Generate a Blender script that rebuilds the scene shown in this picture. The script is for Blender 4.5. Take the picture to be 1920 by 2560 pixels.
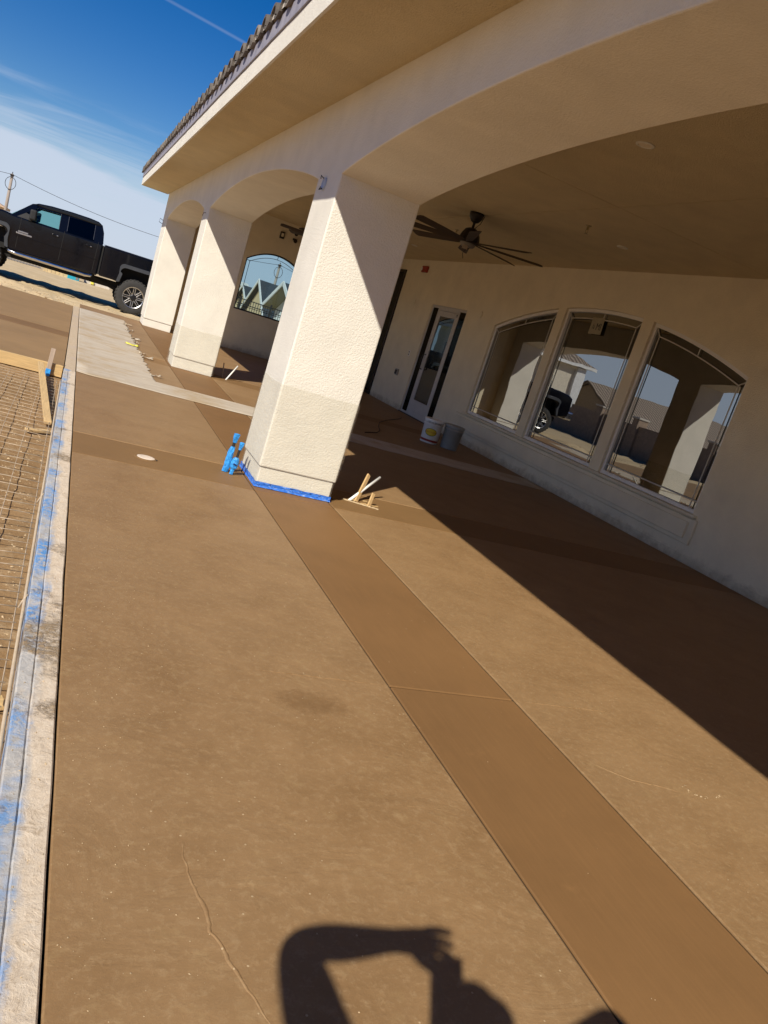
import bpy, bmesh, math, random
from math import sin, cos, pi, radians, sqrt
from mathutils import Vector, Matrix, noise as mnoise
random.seed(7)
for o in list(bpy.data.objects): bpy.data.objects.remove(o)
S = bpy.context.scene
COL = S.collection

# ------------------------------------------------------------ camera
CAMZ = 1.3
YAW, PITCH, ROLL = radians(24.80579), radians(12.02456), radians(17.81105)
fw = Vector((sin(YAW)*cos(PITCH), cos(YAW)*cos(PITCH), -sin(PITCH)))
r0 = Vector((cos(YAW), -sin(YAW), 0)); u0 = r0.cross(fw)
rt = cos(ROLL)*r0 + sin(ROLL)*u0; up = -sin(ROLL)*r0 + cos(ROLL)*u0
cd = bpy.data.cameras.new('camera'); cam = bpy.data.objects.new('camera', cd); COL.objects.link(cam)
M = Matrix((rt, up, -fw)).transposed().to_4x4(); M.translation = (0, 0, CAMZ)
cam.matrix_world = M
cd.sensor_fit = 'VERTICAL'; cd.sensor_height = 24; cd.lens = 24*1953.28/2560
cd.clip_start = 0.02; cd.clip_end = 6000
S.camera = cam

# ------------------------------------------------------------ light
LD = Vector((0.787, 0.899, -0.984)).normalized()
sun = bpy.data.lights.new('sun', 'SUN'); sun.energy = 5.0; sun.angle = radians(0.55); sun.color = (1, 0.935, 0.82)
so = bpy.data.objects.new('sun', sun); COL.objects.link(so)
so.rotation_euler = LD.to_track_quat('-Z', 'Y').to_euler(); so.location = (-10, -10, 20)
W = bpy.data.worlds.new('World'); S.world = W; W.use_nodes = True
wn, wl = W.node_tree.nodes, W.node_tree.links
wn.clear()
wout = wn.new('ShaderNodeOutputWorld'); wbg = wn.new('ShaderNodeBackground'); wbg.inputs[1].default_value = 0.068
sky = wn.new('ShaderNodeTexSky'); sky.sky_type = 'NISHITA'; sky.sun_disc = False
sky.sun_elevation = math.asin(-LD.z); sky.sun_rotation = math.atan2(-LD.x, -LD.y)
sky.altitude = 900; sky.air_density = 1.0; sky.dust_density = 0.25; sky.ozone_density = 3.0
wl.new(wbg.outputs[0], wout.inputs[0])
hsv = wn.new('ShaderNodeHueSaturation'); hsv.inputs['Saturation'].default_value = 1.46; hsv.inputs['Value'].default_value = 1.05; hsv.inputs['Hue'].default_value = 0.513
wl.new(sky.outputs[0], hsv.inputs['Color'])
tc = wn.new('ShaderNodeTexCoord'); sp = wn.new('ShaderNodeSeparateXYZ'); wl.new(tc.outputs['Generated'], sp.inputs[0])
def wm(op, a, b=None, c=None, clamp=False):
    n = wn.new('ShaderNodeMath'); n.operation = op; n.use_clamp = clamp
    for i, v in enumerate((a, b, c)):
        if v is None: continue
        if isinstance(v, (int, float)): n.inputs[i].default_value = v
        else: wl.new(v, n.inputs[i])
    return n.outputs[0]
def wmr(v, a, b, c=0.0, d=1.0):
    n = wn.new('ShaderNodeMapRange'); n.interpolation_type = 'SMOOTHSTEP'
    wl.new(v, n.inputs[0])
    for i, q in enumerate((a, b, c, d)): n.inputs[i+1].default_value = q
    return n.outputs[0]
zc = wm('MAXIMUM', sp.outputs[2], 0.0)
den = wm('ADD', zc, 0.09)
px = wm('DIVIDE', sp.outputs[0], den); py = wm('DIVIDE', sp.outputs[1], den)
cb = wn.new('ShaderNodeCombineXYZ'); wl.new(wm('MULTIPLY', px, 0.55), cb.inputs[0]); wl.new(wm('MULTIPLY', py, 1.5), cb.inputs[1])
wn1 = wn.new('ShaderNodeTexNoise'); wn1.inputs['Scale'].default_value = 0.9; wn1.inputs['Detail'].default_value = 7; wn1.inputs['Roughness'].default_value = 0.52; wn1.inputs['Distortion'].default_value = 0.5
wl.new(cb.outputs[0], wn1.inputs['Vector'])
# cirrus veil low over the horizon all round, torn at its upper rim
hgt = wm('ADD', zc, wm('MULTIPLY', wm('SUBTRACT', wn1.outputs[0], 0.5), 0.16))
veil = wm('MULTIPLY', wmr(hgt, 0.120, 0.066), 0.93)
stre = wm('MULTIPLY', wmr(wn1.outputs[0], 0.46, 0.64), wmr(zc, 0.150, 0.105))
msk = wm('MAXIMUM', veil, wm('MULTIPLY', stre, 0.5))
# contrail: thin band round a great circle, broken by noise
cv = wn.new('ShaderNodeVectorMath'); cv.operation = 'DOT_PRODUCT'
wl.new(tc.outputs['Generated'], cv.inputs[0])
p1 = Vector((0.0366, 1.184, 0.3192)).normalized(); p2 = Vector((0.1287, 1.137, 0.2990)).normalized()
nn = p1.cross(p2).normalized(); cv.inputs[1].default_value = nn
ctr = wmr(wm('ABSOLUTE', cv.outputs['Value']), 0.0024, 0.0002, 0, 0.15)
ctr = wm('MULTIPLY', ctr, wmr(wn1.outputs[0], 0.30, 0.55))
msk = wm('MAXIMUM', msk, ctr, clamp=True)
mx = wn.new('ShaderNodeMix'); mx.data_type = 'RGBA'; wl.new(msk, mx.inputs[0]); wl.new(hsv.outputs[0], mx.inputs[6])
mx.inputs[7].default_value = (7.2, 8.2, 9.9, 1)
wl.new(mx.outputs[2], wbg.inputs[0])
vs = S.view_settings; vs.view_transform = 'Standard'; vs.look = 'None'; vs.exposure = 0.26; vs.gamma = 1; vs.use_curve_mapping = False
S.render.engine = 'CYCLES'
S.cycles.max_bounces = 8; S.cycles.diffuse_bounces = 5; S.cycles.transparent_max_bounces = 12

# ------------------------------------------------------------ materials
class NT:
    def __init__(s, name):
        s.m = bpy.data.materials.new(name); s.m.use_nodes = True
        s.n = s.m.node_tree.nodes; s.l = s.m.node_tree.links; s.n.clear()
        s.out = s.n.new('ShaderNodeOutputMaterial'); s.b = s.n.new('ShaderNodeBsdfPrincipled')
        s.l.new(s.b.outputs[0], s.out.inputs[0])
        s.pos = s.n.new('ShaderNodeNewGeometry').outputs['Position']
    def set(s, **k):
        for a, v in k.items():
            i = s.b.inputs[a.replace('_', ' ')]
            if hasattr(v, 'is_output'): s.l.new(v, i)
            else: i.default_value = v
        return s
    def math(s, op, a, b=0.0, clamp=False):
        n = s.n.new('ShaderNodeMath'); n.operation = op; n.use_clamp = clamp
        for i, v in enumerate((a, b)):
            if isinstance(v, (int, float)): n.inputs[i].default_value = v
            else: s.l.new(v, n.inputs[i])
        return n.outputs[0]
    def map(s, v, a, b, c=0.0, d=1.0):
        n = s.n.new('ShaderNodeMapRange'); s.l.new(v, n.inputs[0])
        for i, q in enumerate((a, b, c, d)): n.inputs[i+1].default_value = q
        return n.outputs[0]
    def scl(s, v, sc, loc=(0, 0, 0), rot=(0, 0, 0)):
        n = s.n.new('ShaderNodeMapping'); s.l.new(v, n.inputs[0]); n.inputs['Scale'].default_value = sc; n.inputs['Location'].default_value = loc; n.inputs['Rotation'].default_value = rot
        return n.outputs[0]
    def noise(s, scale, detail=4, rough=0.5, vec=None, dist=0.0, typ='FBM'):
        n = s.n.new('ShaderNodeTexNoise'); s.l.new(vec or s.pos, n.inputs['Vector'])
        n.noise_type = typ
        n.inputs['Scale'].default_value = scale; n.inputs['Detail'].default_value = detail; n.inputs['Roughness'].default_value = rough; n.inputs['Distortion'].default_value = dist
        return n.outputs[0]
    def voro(s, scale, feature='F1', vec=None):
        n = s.n.new('ShaderNodeTexVoronoi'); n.feature = feature; s.l.new(vec or s.pos, n.inputs['Vector']); n.inputs['Scale'].default_value = scale
        return n
    def mix(s, f, a, b):
        n = s.n.new('ShaderNodeMix'); n.data_type = 'RGBA'
        if isinstance(f, (int, float)): n.inputs[0].default_value = f
        else: s.l.new(f, n.inputs[0])
        for i, v in ((6, a), (7, b)):
            if isinstance(v, tuple): n.inputs[i].default_value = (*v[:3], 1)
            else: s.l.new(v, n.inputs[i])
        return n.outputs[2]
    def bump(s, h, strength=0.3, dist=0.01, prev=None):
        n = s.n.new('ShaderNodeBump'); n.inputs['Strength'].default_value = strength; n.inputs['Distance'].default_value = dist
        s.l.new(h, n.inputs['Height'])
        if prev is not None: s.l.new(prev, n.inputs['Normal'])
        return n.outputs[0]
    def nrm(s, o): s.l.new(o, s.b.inputs['Normal']); return s
    def sep(s):
        n = s.n.new('ShaderNodeSeparateXYZ'); s.l.new(s.pos, n.inputs[0]); return n.outputs

def simple(name, c, rough=0.6, metal=0.0, var=0.12, vs_=8.0, bump=0.0, bs=60.0, coat=0.0, spec=0.5):
    t = NT(name)
    n = t.noise(vs_, 5, 0.6)
    d = tuple(max(0, x*(1-var)) for x in c); e = tuple(min(1, x*(1+var)) for x in c)
    t.set(Base_Color=t.mix(t.map(n, 0.3, 0.7), d, e), Metallic=metal, Roughness=t.map(n, 0.2, 0.8, max(0.02, rough-0.08), min(1, rough+0.08)))
    t.b.inputs['Coat Weight'].default_value = coat; t.b.inputs['Coat Roughness'].default_value = 0.03
    t.b.inputs['Specular IOR Level'].default_value = spec
    if bump: t.nrm(t.bump(t.noise(bs, 4), bump, 0.005))
    return t.m

def stucco(name, c, fine=1.0, splash=False):
    t = NT(name)
    a = t.noise(3.0, 6, 0.6); b = t.noise(80, 5, 0.62, dist=0.25); e = t.noise(230, 3, 0.5)
    lump = t.map(b, 0.38, 0.66)
    col = t.mix(t.map(a, 0.3, 0.7), tuple(x*0.93 for x in c), tuple(min(1, x*1.04) for x in c))
    spk = t.voro(70); pit = t.map(spk.outputs[0], 0.05, 0.10)
    gate = t.map(t.noise(9, 3), 0.58, 0.66)
    col = t.mix(t.math('MULTIPLY', t.math('SUBTRACT', 1.0, pit), gate), col, tuple(x*0.6 for x in c))
    if splash:
        x_, y_, z_ = t.sep(); sn = t.noise(7, 8, 0.75)
        hgt_ = t.math('ADD', z_, t.math('MULTIPLY', t.math('SUBTRACT', sn, 0.5), 0.35))
        col = t.mix(t.math('MULTIPLY', t.map(hgt_, 0.12, 0.0), 0.55), col, (0.27, 0.18, 0.10))
    blo = t.noise(1.1, 6, 0.65, dist=0.6); col = t.mix(t.math('MULTIPLY', t.map(blo, 0.52, 0.68), 0.16), col, tuple(x*0.72 for x in c))
    t.set(Base_Color=col, Roughness=0.92); t.b.inputs['Specular IOR Level'].default_value = 0.2
    n1 = t.bump(lump, 0.40*fine, 0.0055); t.nrm(t.bump(e, 0.25*fine, 0.004, n1))
    return t.m
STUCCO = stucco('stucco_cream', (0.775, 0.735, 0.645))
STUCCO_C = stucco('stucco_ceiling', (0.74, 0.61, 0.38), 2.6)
STUCCO_W = stucco('stucco_wall', (0.80, 0.71, 0.53), 1.2, True)

def stamped():
    t = NT('stamped_concrete')
    big = t.noise(0.8, 5, 0.6); mid = t.noise(3.0, 9, 0.64, dist=0.3)
    st = t.noise(2.2, 8, 0.62, vec=t.scl(t.pos, (1.2, 2.0, 1), rot=(0, 0, 0.35)), dist=0.8)
    fine = t.noise(34, 9, 0.80, dist=0.2)
    c = t.mix(t.map(mid, 0.28, 0.72), (0.220, 0.126, 0.053), (0.306, 0.185, 0.085))
    c = t.mix(t.math('MULTIPLY', t.map(big, 0.4, 0.65), 0.45), c, (0.305, 0.193, 0.095))
    c = t.mix(t.math('MULTIPLY', t.map(fine, 0.50, 0.66), 0.55), c, (0.39, 0.264, 0.137))
    mot = t.noise(11, 9, 0.75, dist=0.35)
    c = t.mix(t.math('MULTIPLY', t.map(mot, 0.55, 0.72), 0.30), c, (0.42, 0.295, 0.14)); c = t.mix(t.math('MULTIPLY', t.map(mot, 0.46, 0.32), 0.10), c, (0.20, 0.115, 0.045))
    vein = t.noise(2.6, 9, 0.6, dist=1.4, typ='RIDGED_MULTIFRACTAL')
    c = t.mix(t.math('MULTIPLY', t.map(vein, 0.75, 1.05), 0.28), c, (0.45, 0.32, 0.165))
    # pale flecks of spilt release powder and grit
    sp_ = t.voro(62); flk = t.math('LESS_THAN', sp_.outputs[0], 0.17)
    rnd = t.n.new('ShaderNodeSeparateColor'); t.l.new(sp_.outputs['Color'], rnd.inputs[0])
    zone = t.map(t.noise(2.0, 3), 0.40, 0.62)
    flk = t.math('MULTIPLY', flk, t.math('LESS_THAN', rnd.outputs[0], t.math('MULTIPLY', zone, 0.085)))
    c = t.mix(t.math('MULTIPLY', flk, 0.6), c, (0.60, 0.46, 0.28))
    x, y, z = t.sep()
    # wet footprint-sized stain on the panel beside the smooth band
    dx = t.math('DIVIDE', t.math('SUBTRACT', x, 1.045), 0.145); dy = t.math('DIVIDE', t.math('SUBTRACT', y, 2.37), 0.085)
    dd = t.math('ADD', t.math('MULTIPLY', dx, dx), t.math('MULTIPLY', dy, dy))
    dd = t.math('ADD', dd, t.math('MULTIPLY', t.math('SUBTRACT', t.noise(26, 8, 0.8), 0.5), 5.0))
    c = t.mix(t.math('MULTIPLY', t.map(dd, 1.3, 0.1), 0.52), c, (0.16, 0.085, 0.032))
    t.set(Base_Color=c, Roughness=t.map(fine, 0.3, 0.8, 0.50, 0.74)); t.b.inputs['Specular IOR Level'].default_value = 0.32
    n1 = t.bump(st, 0.32, 0.02); n2 = t.bump(fine, 0.34, 0.007, n1); n3 = t.bump(vein, 0.22, 0.008, n2)
    t.nrm(t.bump(flk, 0.5, 0.003, n3))
    return t.m
def smoothc(name, c, stretch):
    t = NT(name)
    a = t.noise(1.6, 6, 0.6); s_ = t.noise(5.0, 5, 0.6, vec=t.scl(t.pos, stretch))
    f = t.noise(120, 3, 0.6)
    col = t.mix(t.map(a, 0.3, 0.7), tuple(v*0.9 for v in c), tuple(v*1.08 for v in c))
    col = t.mix(t.math('MULTIPLY', t.map(s_, 0.45, 0.75), 0.3), col, tuple(v*1.28 for v in c))
    col = t.mix(t.math('MULTIPLY', t.map(f, 0.6, 0.75), 0.16), col, tuple(v*1.35 for v in c))
    w_ = t.noise(0.7, 4, 0.6, dist=0.6); col = t.mix(t.math('MULTIPLY', t.map(w_, 0.5, 0.68), 0.4), col, tuple(v*1.3 for v in c)); sc = t.noise(4.5, 9, 0.8, dist=0.3); col = t.mix(t.math('MULTIPLY', t.map(sc, 0.60, 0.70), 0.28), col, tuple(v*1.5 for v in c))
    t.set(Base_Color=col, Roughness=0.66); t.b.inputs['Specular IOR Level'].default_value = 0.3
    n1 = t.bump(s_, 0.06, 0.01); t.nrm(t.bump(f, 0.10, 0.002, n1))
    return t.m
STAMP = stamped()
BAND = smoothc('smooth_concrete_band', (0.206, 0.110, 0.042), (16, 0.8, 1))
CROSS = smoothc('smooth_concrete_cross_band', (0.215, 0.122, 0.048), (0.8, 16, 1))
WALK = smoothc('walkway_concrete', (0.285, 0.178, 0.080), (0.7, 9, 1))
GREYC = simple('slab_core', (0.10, 0.065, 0.035), 0.9, bump=0.3)

def dirt():
    t = NT('dirt')
    x, y, z = t.sep()
    a = t.noise(1.1, 8, 0.62); b = t.noise(14, 8, 0.7); s_ = t.noise(4.0, 6, 0.6, vec=t.scl(t.pos, (1, 6, 1)))
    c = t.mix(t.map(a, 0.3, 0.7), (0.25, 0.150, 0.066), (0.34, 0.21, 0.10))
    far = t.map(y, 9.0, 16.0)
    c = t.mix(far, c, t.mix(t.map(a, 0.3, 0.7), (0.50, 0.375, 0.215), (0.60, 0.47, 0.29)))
    c = t.mix(t.math('MULTIPLY', t.map(b, 0.5, 0.75), 0.5), c, (0.60, 0.47, 0.30))
    c = t.mix(t.math('MULTIPLY', t.map(s_, 0.5, 0.8), 0.4), c, (0.24, 0.155, 0.08))
    t.set(Base_Color=c, Roughness=0.95); t.b.inputs['Specular IOR Level'].default_value = 0.15
    n1 = t.bump(b, 0.6, 0.02); t.nrm(t.bump(t.noise(70, 5, 0.7), 0.5, 0.006, n1))
    return t.m
DIRT = dirt()
PEB = simple('pebble', (0.46, 0.34, 0.20), 0.9, var=0.45, vs_=60)

def formmat():
    t = NT('chalk_stained_form_board')
    x, y, z = t.sep()
    a = t.noise(6, 8, 0.65, vec=t.scl(t.pos, (2.4, 0.7, 1)), dist=0.5); b = t.noise(38, 7, 0.7); g = t.noise(2.3, 5, 0.6)
    c = t.mix(t.map(b, 0.3, 0.7), (0.57, 0.455, 0.33), (0.72, 0.61, 0.475))
    greyz = t.map(t.math('ADD', x, t.math('MULTIPLY', t.math('SUBTRACT', a, 0.5), 0.12)), 0.150, 0.116)
    c = t.mix(t.math('MULTIPLY', greyz, 0.8), c, t.mix(t.map(b, 0.35, 0.7), (0.34, 0.36, 0.38), (0.50, 0.49, 0.47)))
    blz = t.math('MULTIPLY', t.math('MULTIPLY', greyz, t.map(g, 0.47, 0.58)), t.map(b, 0.40, 0.52))
    c = t.mix(t.math('MULTIPLY', blz, 0.95), c, (0.075, 0.27, 0.60))
    mud = t.map(t.noise(1.9, 6, 0.6, vec=t.scl(t.pos, (1, 1, 1), (7, 3, 0))), 0.53, 0.59)
    mud = t.math('MULTIPLY', mud, t.map(b, 0.40, 0.55))
    c = t.mix(mud, c, t.mix(t.map(b, 0.3, 0.7), (0.23, 0.155, 0.085), (0.36, 0.26, 0.155)))
    grit = t.noise(16, 9, 0.78, dist=0.8)
    c = t.mix(t.math('MULTIPLY', t.map(grit, 0.55, 0.64), 0.6), c, (0.33, 0.235, 0.14)); c = t.mix(t.math('MULTIPLY', t.map(grit, 0.46, 0.38), 0.55), c, (0.62, 0.54, 0.44))
    c = t.mix(t.math('MULTIPLY', t.map(t.noise(60, 6, 0.8), 0.60, 0.68), 0.35), c, (0.22, 0.16, 0.10))
    t.set(Base_Color=c, Roughness=0.9)
    n1 = t.bump(b, 0.5, 0.006); n1 = t.bump(grit, 0.7, 0.008, n1); n2 = t.bump(a, 0.25, 0.01, n1); t.nrm(t.bump(mud, 0.6, 0.008, n2))
    return t.m
FORM = formmat()
def lumber(name, c, ax):
    t = NT(name)
    sc = {'x': (1.2, 22, 22), 'y': (22, 1.2, 22), 'z': (22, 22, 1.2)}[ax]
    g = t.noise(3, 6, 0.6, vec=t.scl(t.pos, sc), dist=0.8)
    t.set(Base_Color=t.mix(t.map(g, 0.3, 0.7), tuple(v*0.8 for v in c), tuple(min(1, v*1.15) for v in c)), Roughness=0.8)
    t.nrm(t.bump(g, 0.25, 0.003)); return t.m
LUM_X = lumber('lumber_along', (0.56, 0.38, 0.17), 'x'); LUM_Y = lumber('lumber_brace', (0.58, 0.40, 0.19), 'y'); LUM_Z = lumber('lumber_stake', (0.56, 0.37, 0.17), 'z')
LUM_G = lumber('lumber_weathered', (0.42, 0.32, 0.24), 'z')

def papermat():
    t = NT('floor_paper')
    x, y, z = t.sep()
    a = t.noise(3.5, 7, 0.62, vec=t.scl(t.pos, (0.7, 3, 1))); b = t.noise(20, 6, 0.7, vec=t.scl(t.pos, (0.5, 3, 1)))
    c = t.mix(t.map(a, 0.3, 0.7), (0.44, 0.37, 0.285), (0.56, 0.49, 0.39))
    c = t.mix(t.math('MULTIPLY', t.map(b, 0.55, 0.72), 0.45), c, (0.36, 0.27, 0.17))
    c = t.mix(t.math('MULTIPLY', t.map(t.noise(1.6, 7, 0.7), 0.47, 0.62), 0.7), c, (0.40, 0.285, 0.155))
    t.set(Base_Color=c, Roughness=0.85); t.nrm(t.bump(a, 0.35, 0.015)); return t.m
PAPER = papermat()
def sidestrip():
    t = NT('dusty_edge_strip')
    b = t.noise(24, 6, 0.7); g = t.noise(1.6, 5, 0.6)
    c = t.mix(t.map(b, 0.3, 0.7), (0.44, 0.335, 0.22), (0.56, 0.45, 0.32))
    c = t.mix(t.math('MULTIPLY', t.map(g, 0.56, 0.70), 0.3), c, (0.36, 0.33, 0.42))
    t.set(Base_Color=c, Roughness=0.9); t.nrm(t.bump(b, 0.3, 0.004)); return t.m
STRIP = sidestrip()

def film():
    t = NT('masking_film')
    tr = t.n.new('ShaderNodeBsdfTransparent'); tr.inputs[0].default_value = (0.95, 0.95, 0.93, 1)
    a = t.noise(7, 5, 0.6, vec=t.scl(t.pos, (1, 1, 2.5)), dist=1.2)
    t.set(Base_Color=(0.86, 0.81, 0.70, 1), Roughness=0.30); t.nrm(t.bump(a, 0.45, 0.02))
    m = t.n.new('ShaderNodeMixShader'); t.l.new(t.map(a, 0.3, 0.7, 0.06, 0.20), m.inputs[0]); t.l.new(tr.outputs[0], m.inputs[1]); t.l.new(t.b.outputs[0], m.inputs[2]); t.l.new(m.outputs[0], t.out.inputs[0])
    return t.m
FILM = film()
def bluetape():
    t = NT('blue_tape')
    a = t.noise(34, 7, 0.78, vec=t.scl(t.pos, (1, 1, 2.6)), dist=0.6); b = t.noise(9, 4)
    c = t.mix(t.map(a, 0.35, 0.62), (0.012, 0.10, 0.52), (0.05, 0.23, 0.74))
    c = t.mix(t.math('MULTIPLY', t.map(a, 0.545, 0.62), 0.85), c, (0.40, 0.50, 0.76))
    v = t.voro(26, vec=t.scl(t.pos, (1, 1, 2.4))); ink = t.math('MULTIPLY', t.map(v.outputs[0], 0.30, 0.22), t.map(t.noise(90, 2), 0.5, 0.54))
    c = t.mix(ink, c, (0.01, 0.02, 0.08))
    t.set(Base_Color=c, Roughness=0.42); t.nrm(t.bump(a, 0.5, 0.006)); return t.m
TAPE = bluetape()
SKYBLUE = simple('blue_wrap', (0.035, 0.28, 0.70), 0.35, var=0.45, vs_=45, bump=0.7, bs=90)
BLACK = simple('black_rubber', (0.012, 0.012, 0.013), 0.7)
WHITEP = simple('white_plastic', (0.80, 0.80, 0.77), 0.35, var=0.05)
WHITEV = simple('white_vinyl', (0.78, 0.75, 0.70), 0.45, var=0.05)
GRILLE = simple('grille_vinyl', (0.50, 0.47, 0.40), 0.5, var=0.05)
DOORM = simple('door_metal', (0.52, 0.50, 0.48), 0.45, metal=0.0, var=0.05)
DARKM = simple('dark_bronze', (0.030, 0.024, 0.020), 0.45, metal=0.4)
FANM = simple('fan_bronze', (0.022, 0.016, 0.012), 0.5, metal=0.3)
FANB = simple('fan_blade_wood', (0.055, 0.035, 0.020), 0.6, var=0.3)
REDP = simple('red_plastic', (0.30, 0.025, 0.012), 0.4)
BRASS = simple('brass', (0.45, 0.36, 0.20), 0.4, metal=0.8)
STEEL = simple('steel_wire', (0.46, 0.36, 0.25), 0.6, metal=0.0, var=0.4, vs_=20)
FLASH = simple('flashing', (0.30, 0.285, 0.33), 0.6, var=0.2)
TILE = simple('roof_tile', (0.115, 0.098, 0.082), 0.9, var=0.3, vs_=5, bump=0.4, bs=40)
MORTAR = simple('mortar', (0.52, 0.47, 0.41), 0.95, var=0.2, bump=0.4)
ROOM = simple('room_dark', (0.10, 0.085, 0.07), 0.9)

def reflective(name, tint, fac, rough=0.0, trans=True):
    t = NT(name)
    g = t.n.new('ShaderNodeBsdfGlossy'); g.inputs['Roughness'].default_value = rough; g.inputs[0].default_value = (0.90, 0.93, 0.95, 1)
    t.l.new(t.bump(t.noise(1.6, 2, 0.4), 0.012, 0.08), g.inputs['Normal'])
    tr = t.n.new('ShaderNodeBsdfTransparent'); tr.inputs[0].default_value = (*tint, 1)
    m = t.n.new('ShaderNodeMixShader'); m.inputs[0].default_value = fac
    t.l.new(tr.outputs[0], m.inputs[1]); t.l.new(g.outputs[0], m.inputs[2]); t.l.new(m.outputs[0], t.out.inputs[0])
    return t.m
GLASS = reflective('coated_glass', (0.22, 0.24, 0.22), 0.31)
GLASS_T = reflective('tinted_glass', (0.50, 0.66, 0.70), 0.06)
GLASS_D = reflective('privacy_glass', (0.02, 0.022, 0.025), 0.025)
GLASS_F = reflective('green_glass', (0.52, 0.76, 0.74), 0.04)
PAINT = simple('black_paint', (0.003, 0.0035, 0.006), 0.04, var=0.05, spec=0.42)
FLARE = simple('grey_flare', (0.036, 0.039, 0.046), 0.6)
CHROME = simple('chrome', (0.62, 0.61, 0.60), 0.16, metal=1.0, var=0.03)
TYRE = simple('tyre', (0.035, 0.033, 0.031), 0.9, var=0.2, bump=0.9, bs=28)
RIMB = simple('rim_black', (0.010, 0.010, 0.012), 0.3)
RIMS = simple('rim_machined', (0.62, 0.60, 0.58), 0.28, metal=0.9)
FRAMEM = simple('chassis', (0.012, 0.011, 0.010), 0.85)
LAMP = simple('lamp_lens', (0.55, 0.56, 0.58), 0.1, coat=0.5)

# ------------------------------------------------------------ helpers
ORG = {}
def setp(o, label=None, cat=None, group=None, kind=None):
    for k, v in (('label', label), ('category', cat), ('group', group), ('kind', kind)):
        if v: o[k] = v
    return o
def empty(name, loc, label=None, cat=None, group=None, kind=None):
    o = bpy.data.objects.new(name, None); COL.objects.link(o); o.location = loc; o.empty_display_size = 0.1
    ORG[o.name] = Vector(loc); return setp(o, label, cat, group, kind)
class MB:
    def __init__(s): s.v = []; s.f = []
    def add(s, vs_, fs): k = len(s.v); s.v += [tuple(q) for q in vs_]; s.f += [tuple(k+i for i in f) for f in fs]; return s
    def box(s, x0, x1, y0, y1, z0, z1):
        return s.add([(x0, y0, z0), (x1, y0, z0), (x1, y1, z0), (x0, y1, z0), (x0, y0, z1), (x1, y0, z1), (x1, y1, z1), (x0, y1, z1)],
                     [(0, 3, 2, 1), (4, 5, 6, 7), (0, 1, 5, 4), (1, 2, 6, 5), (2, 3, 7, 6), (3, 0, 4, 7)])
    def bar(s, a, b, w, h, upv=(0, 0, 1)):
        a = Vector(a); b = Vector(b); d = (b-a).normalized(); U = Vector(upv)
        if abs(d.dot(U)) > 0.98: U = Vector((1, 0, 0))
        sd = d.cross(U).normalized(); U = sd.cross(d)
        c = [(-1, -1), (1, -1), (1, 1), (-1, 1)]
        vs_ = [p + sd*(i*w/2) + U*(j*h/2) for p in (a, b) for i, j in c]
        return s.add(vs_, [(3, 2, 1, 0), (4, 5, 6, 7), (0, 1, 5, 4), (1, 2, 6, 5), (2, 3, 7, 6), (3, 0, 4, 7)])
    def tube(s, pts, r, n=6, cap=True):
        pts = [Vector(p) for p in pts]; rs = r if isinstance(r, (list, tuple)) else [r]*len(pts)
        ring = []; base = len(s.v); pu = None
        for i, p in enumerate(pts):
            d = (pts[min(i+1, len(pts)-1)] - pts[max(i-1, 0)]).normalized()
            ref = Vector((0, 0, 1)) if abs(d.z) < 0.9 else Vector((1, 0, 0))
            a = d.cross(ref).normalized(); b = a.cross(d)
            if pu is not None and a.dot(pu) < 0: pass
            pu = a
            s.v += [tuple(p + a*(rs[i]*cos(2*pi*k/n)) + b*(rs[i]*sin(2*pi*k/n))) for k in range(n)]
        for i in range(len(pts)-1):
            for k in range(n):
                A = base+i*n+k; B = base+i*n+(k+1) % n
                s.f.append((A, B, B+n, A+n))
        if cap:
            s.f.append(tuple(base+k for k in range(n))[::-1]); s.f.append(tuple(base+(len(pts)-1)*n+k for k in range(n)))
        return s
    def lathe(s, prof, c, n=24, axis='z', caps=True):
        base = len(s.v); c = Vector(c)
        for (r, h) in prof:
            for k in range(n):
                a = 2*pi*k/n
                q = {'z': (r*cos(a), r*sin(a), h), 'y': (r*cos(a), h, r*sin(a)), 'x': (h, r*cos(a), r*sin(a))}[axis]
                s.v.append(tuple(c+Vector(q)))
        for i in range(len(prof)-1):
            for k in range(n):
                A = base+i*n+k; B = base+i*n+(k+1) % n; s.f.append((A, B, B+n, A+n))
        if caps: s.f.append(tuple(base+k for k in range(n))[::-1]); s.f.append(tuple(base+(len(prof)-1)*n+k for k in range(n)))
        return s
    def prism(s, poly, m0, m1):
        n = len(poly); a = [m0(*p) for p in poly]; b = [m1(*p) for p in poly]
        return s.add(a+b, [tuple(range(n))[::-1], tuple(range(n, 2*n))] + [(i, (i+1) % n, n+(i+1) % n, n+i) for i in range(n)])
    def go(s, name, mat, parent=None, bevel=0, seg=2, smooth=False, label=None, cat=None, group=None, kind=None, fixn=True):
        vs_ = [Vector(v) for v in s.v]
        if parent is not None: org = ORG[parent.name]
        else:
            xs = [v.x for v in vs_]; ys = [v.y for v in vs_]; zs = [v.z for v in vs_]
            org = Vector(((min(xs)+max(xs))/2, (min(ys)+max(ys))/2, min(zs)))
        me = bpy.data.meshes.new(name); me.from_pydata([tuple(v-org) for v in vs_], [], s.f)
        if fixn:
            bm = bmesh.new(); bm.from_mesh(me); bmesh.ops.recalc_face_normals(bm, faces=bm.faces); bm.to_mesh(me); bm.free()
        me.materials.append(mat)
        if smooth: me.polygons.foreach_set('use_smooth', [True]*len(me.polygons))
        me.update()
        o = bpy.data.objects.new(name, me); COL.objects.link(o)
        if parent is not None: o.parent = parent
        else: o.location = org
        ORG[o.name] = org
        if bevel:
            b = o.modifiers.new('bevel', 'BEVEL'); b.width = bevel; b.segments = seg; b.limit_method = 'ANGLE'; b.angle_limit = radians(35)
        return setp(o, label, cat, group, kind)
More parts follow.
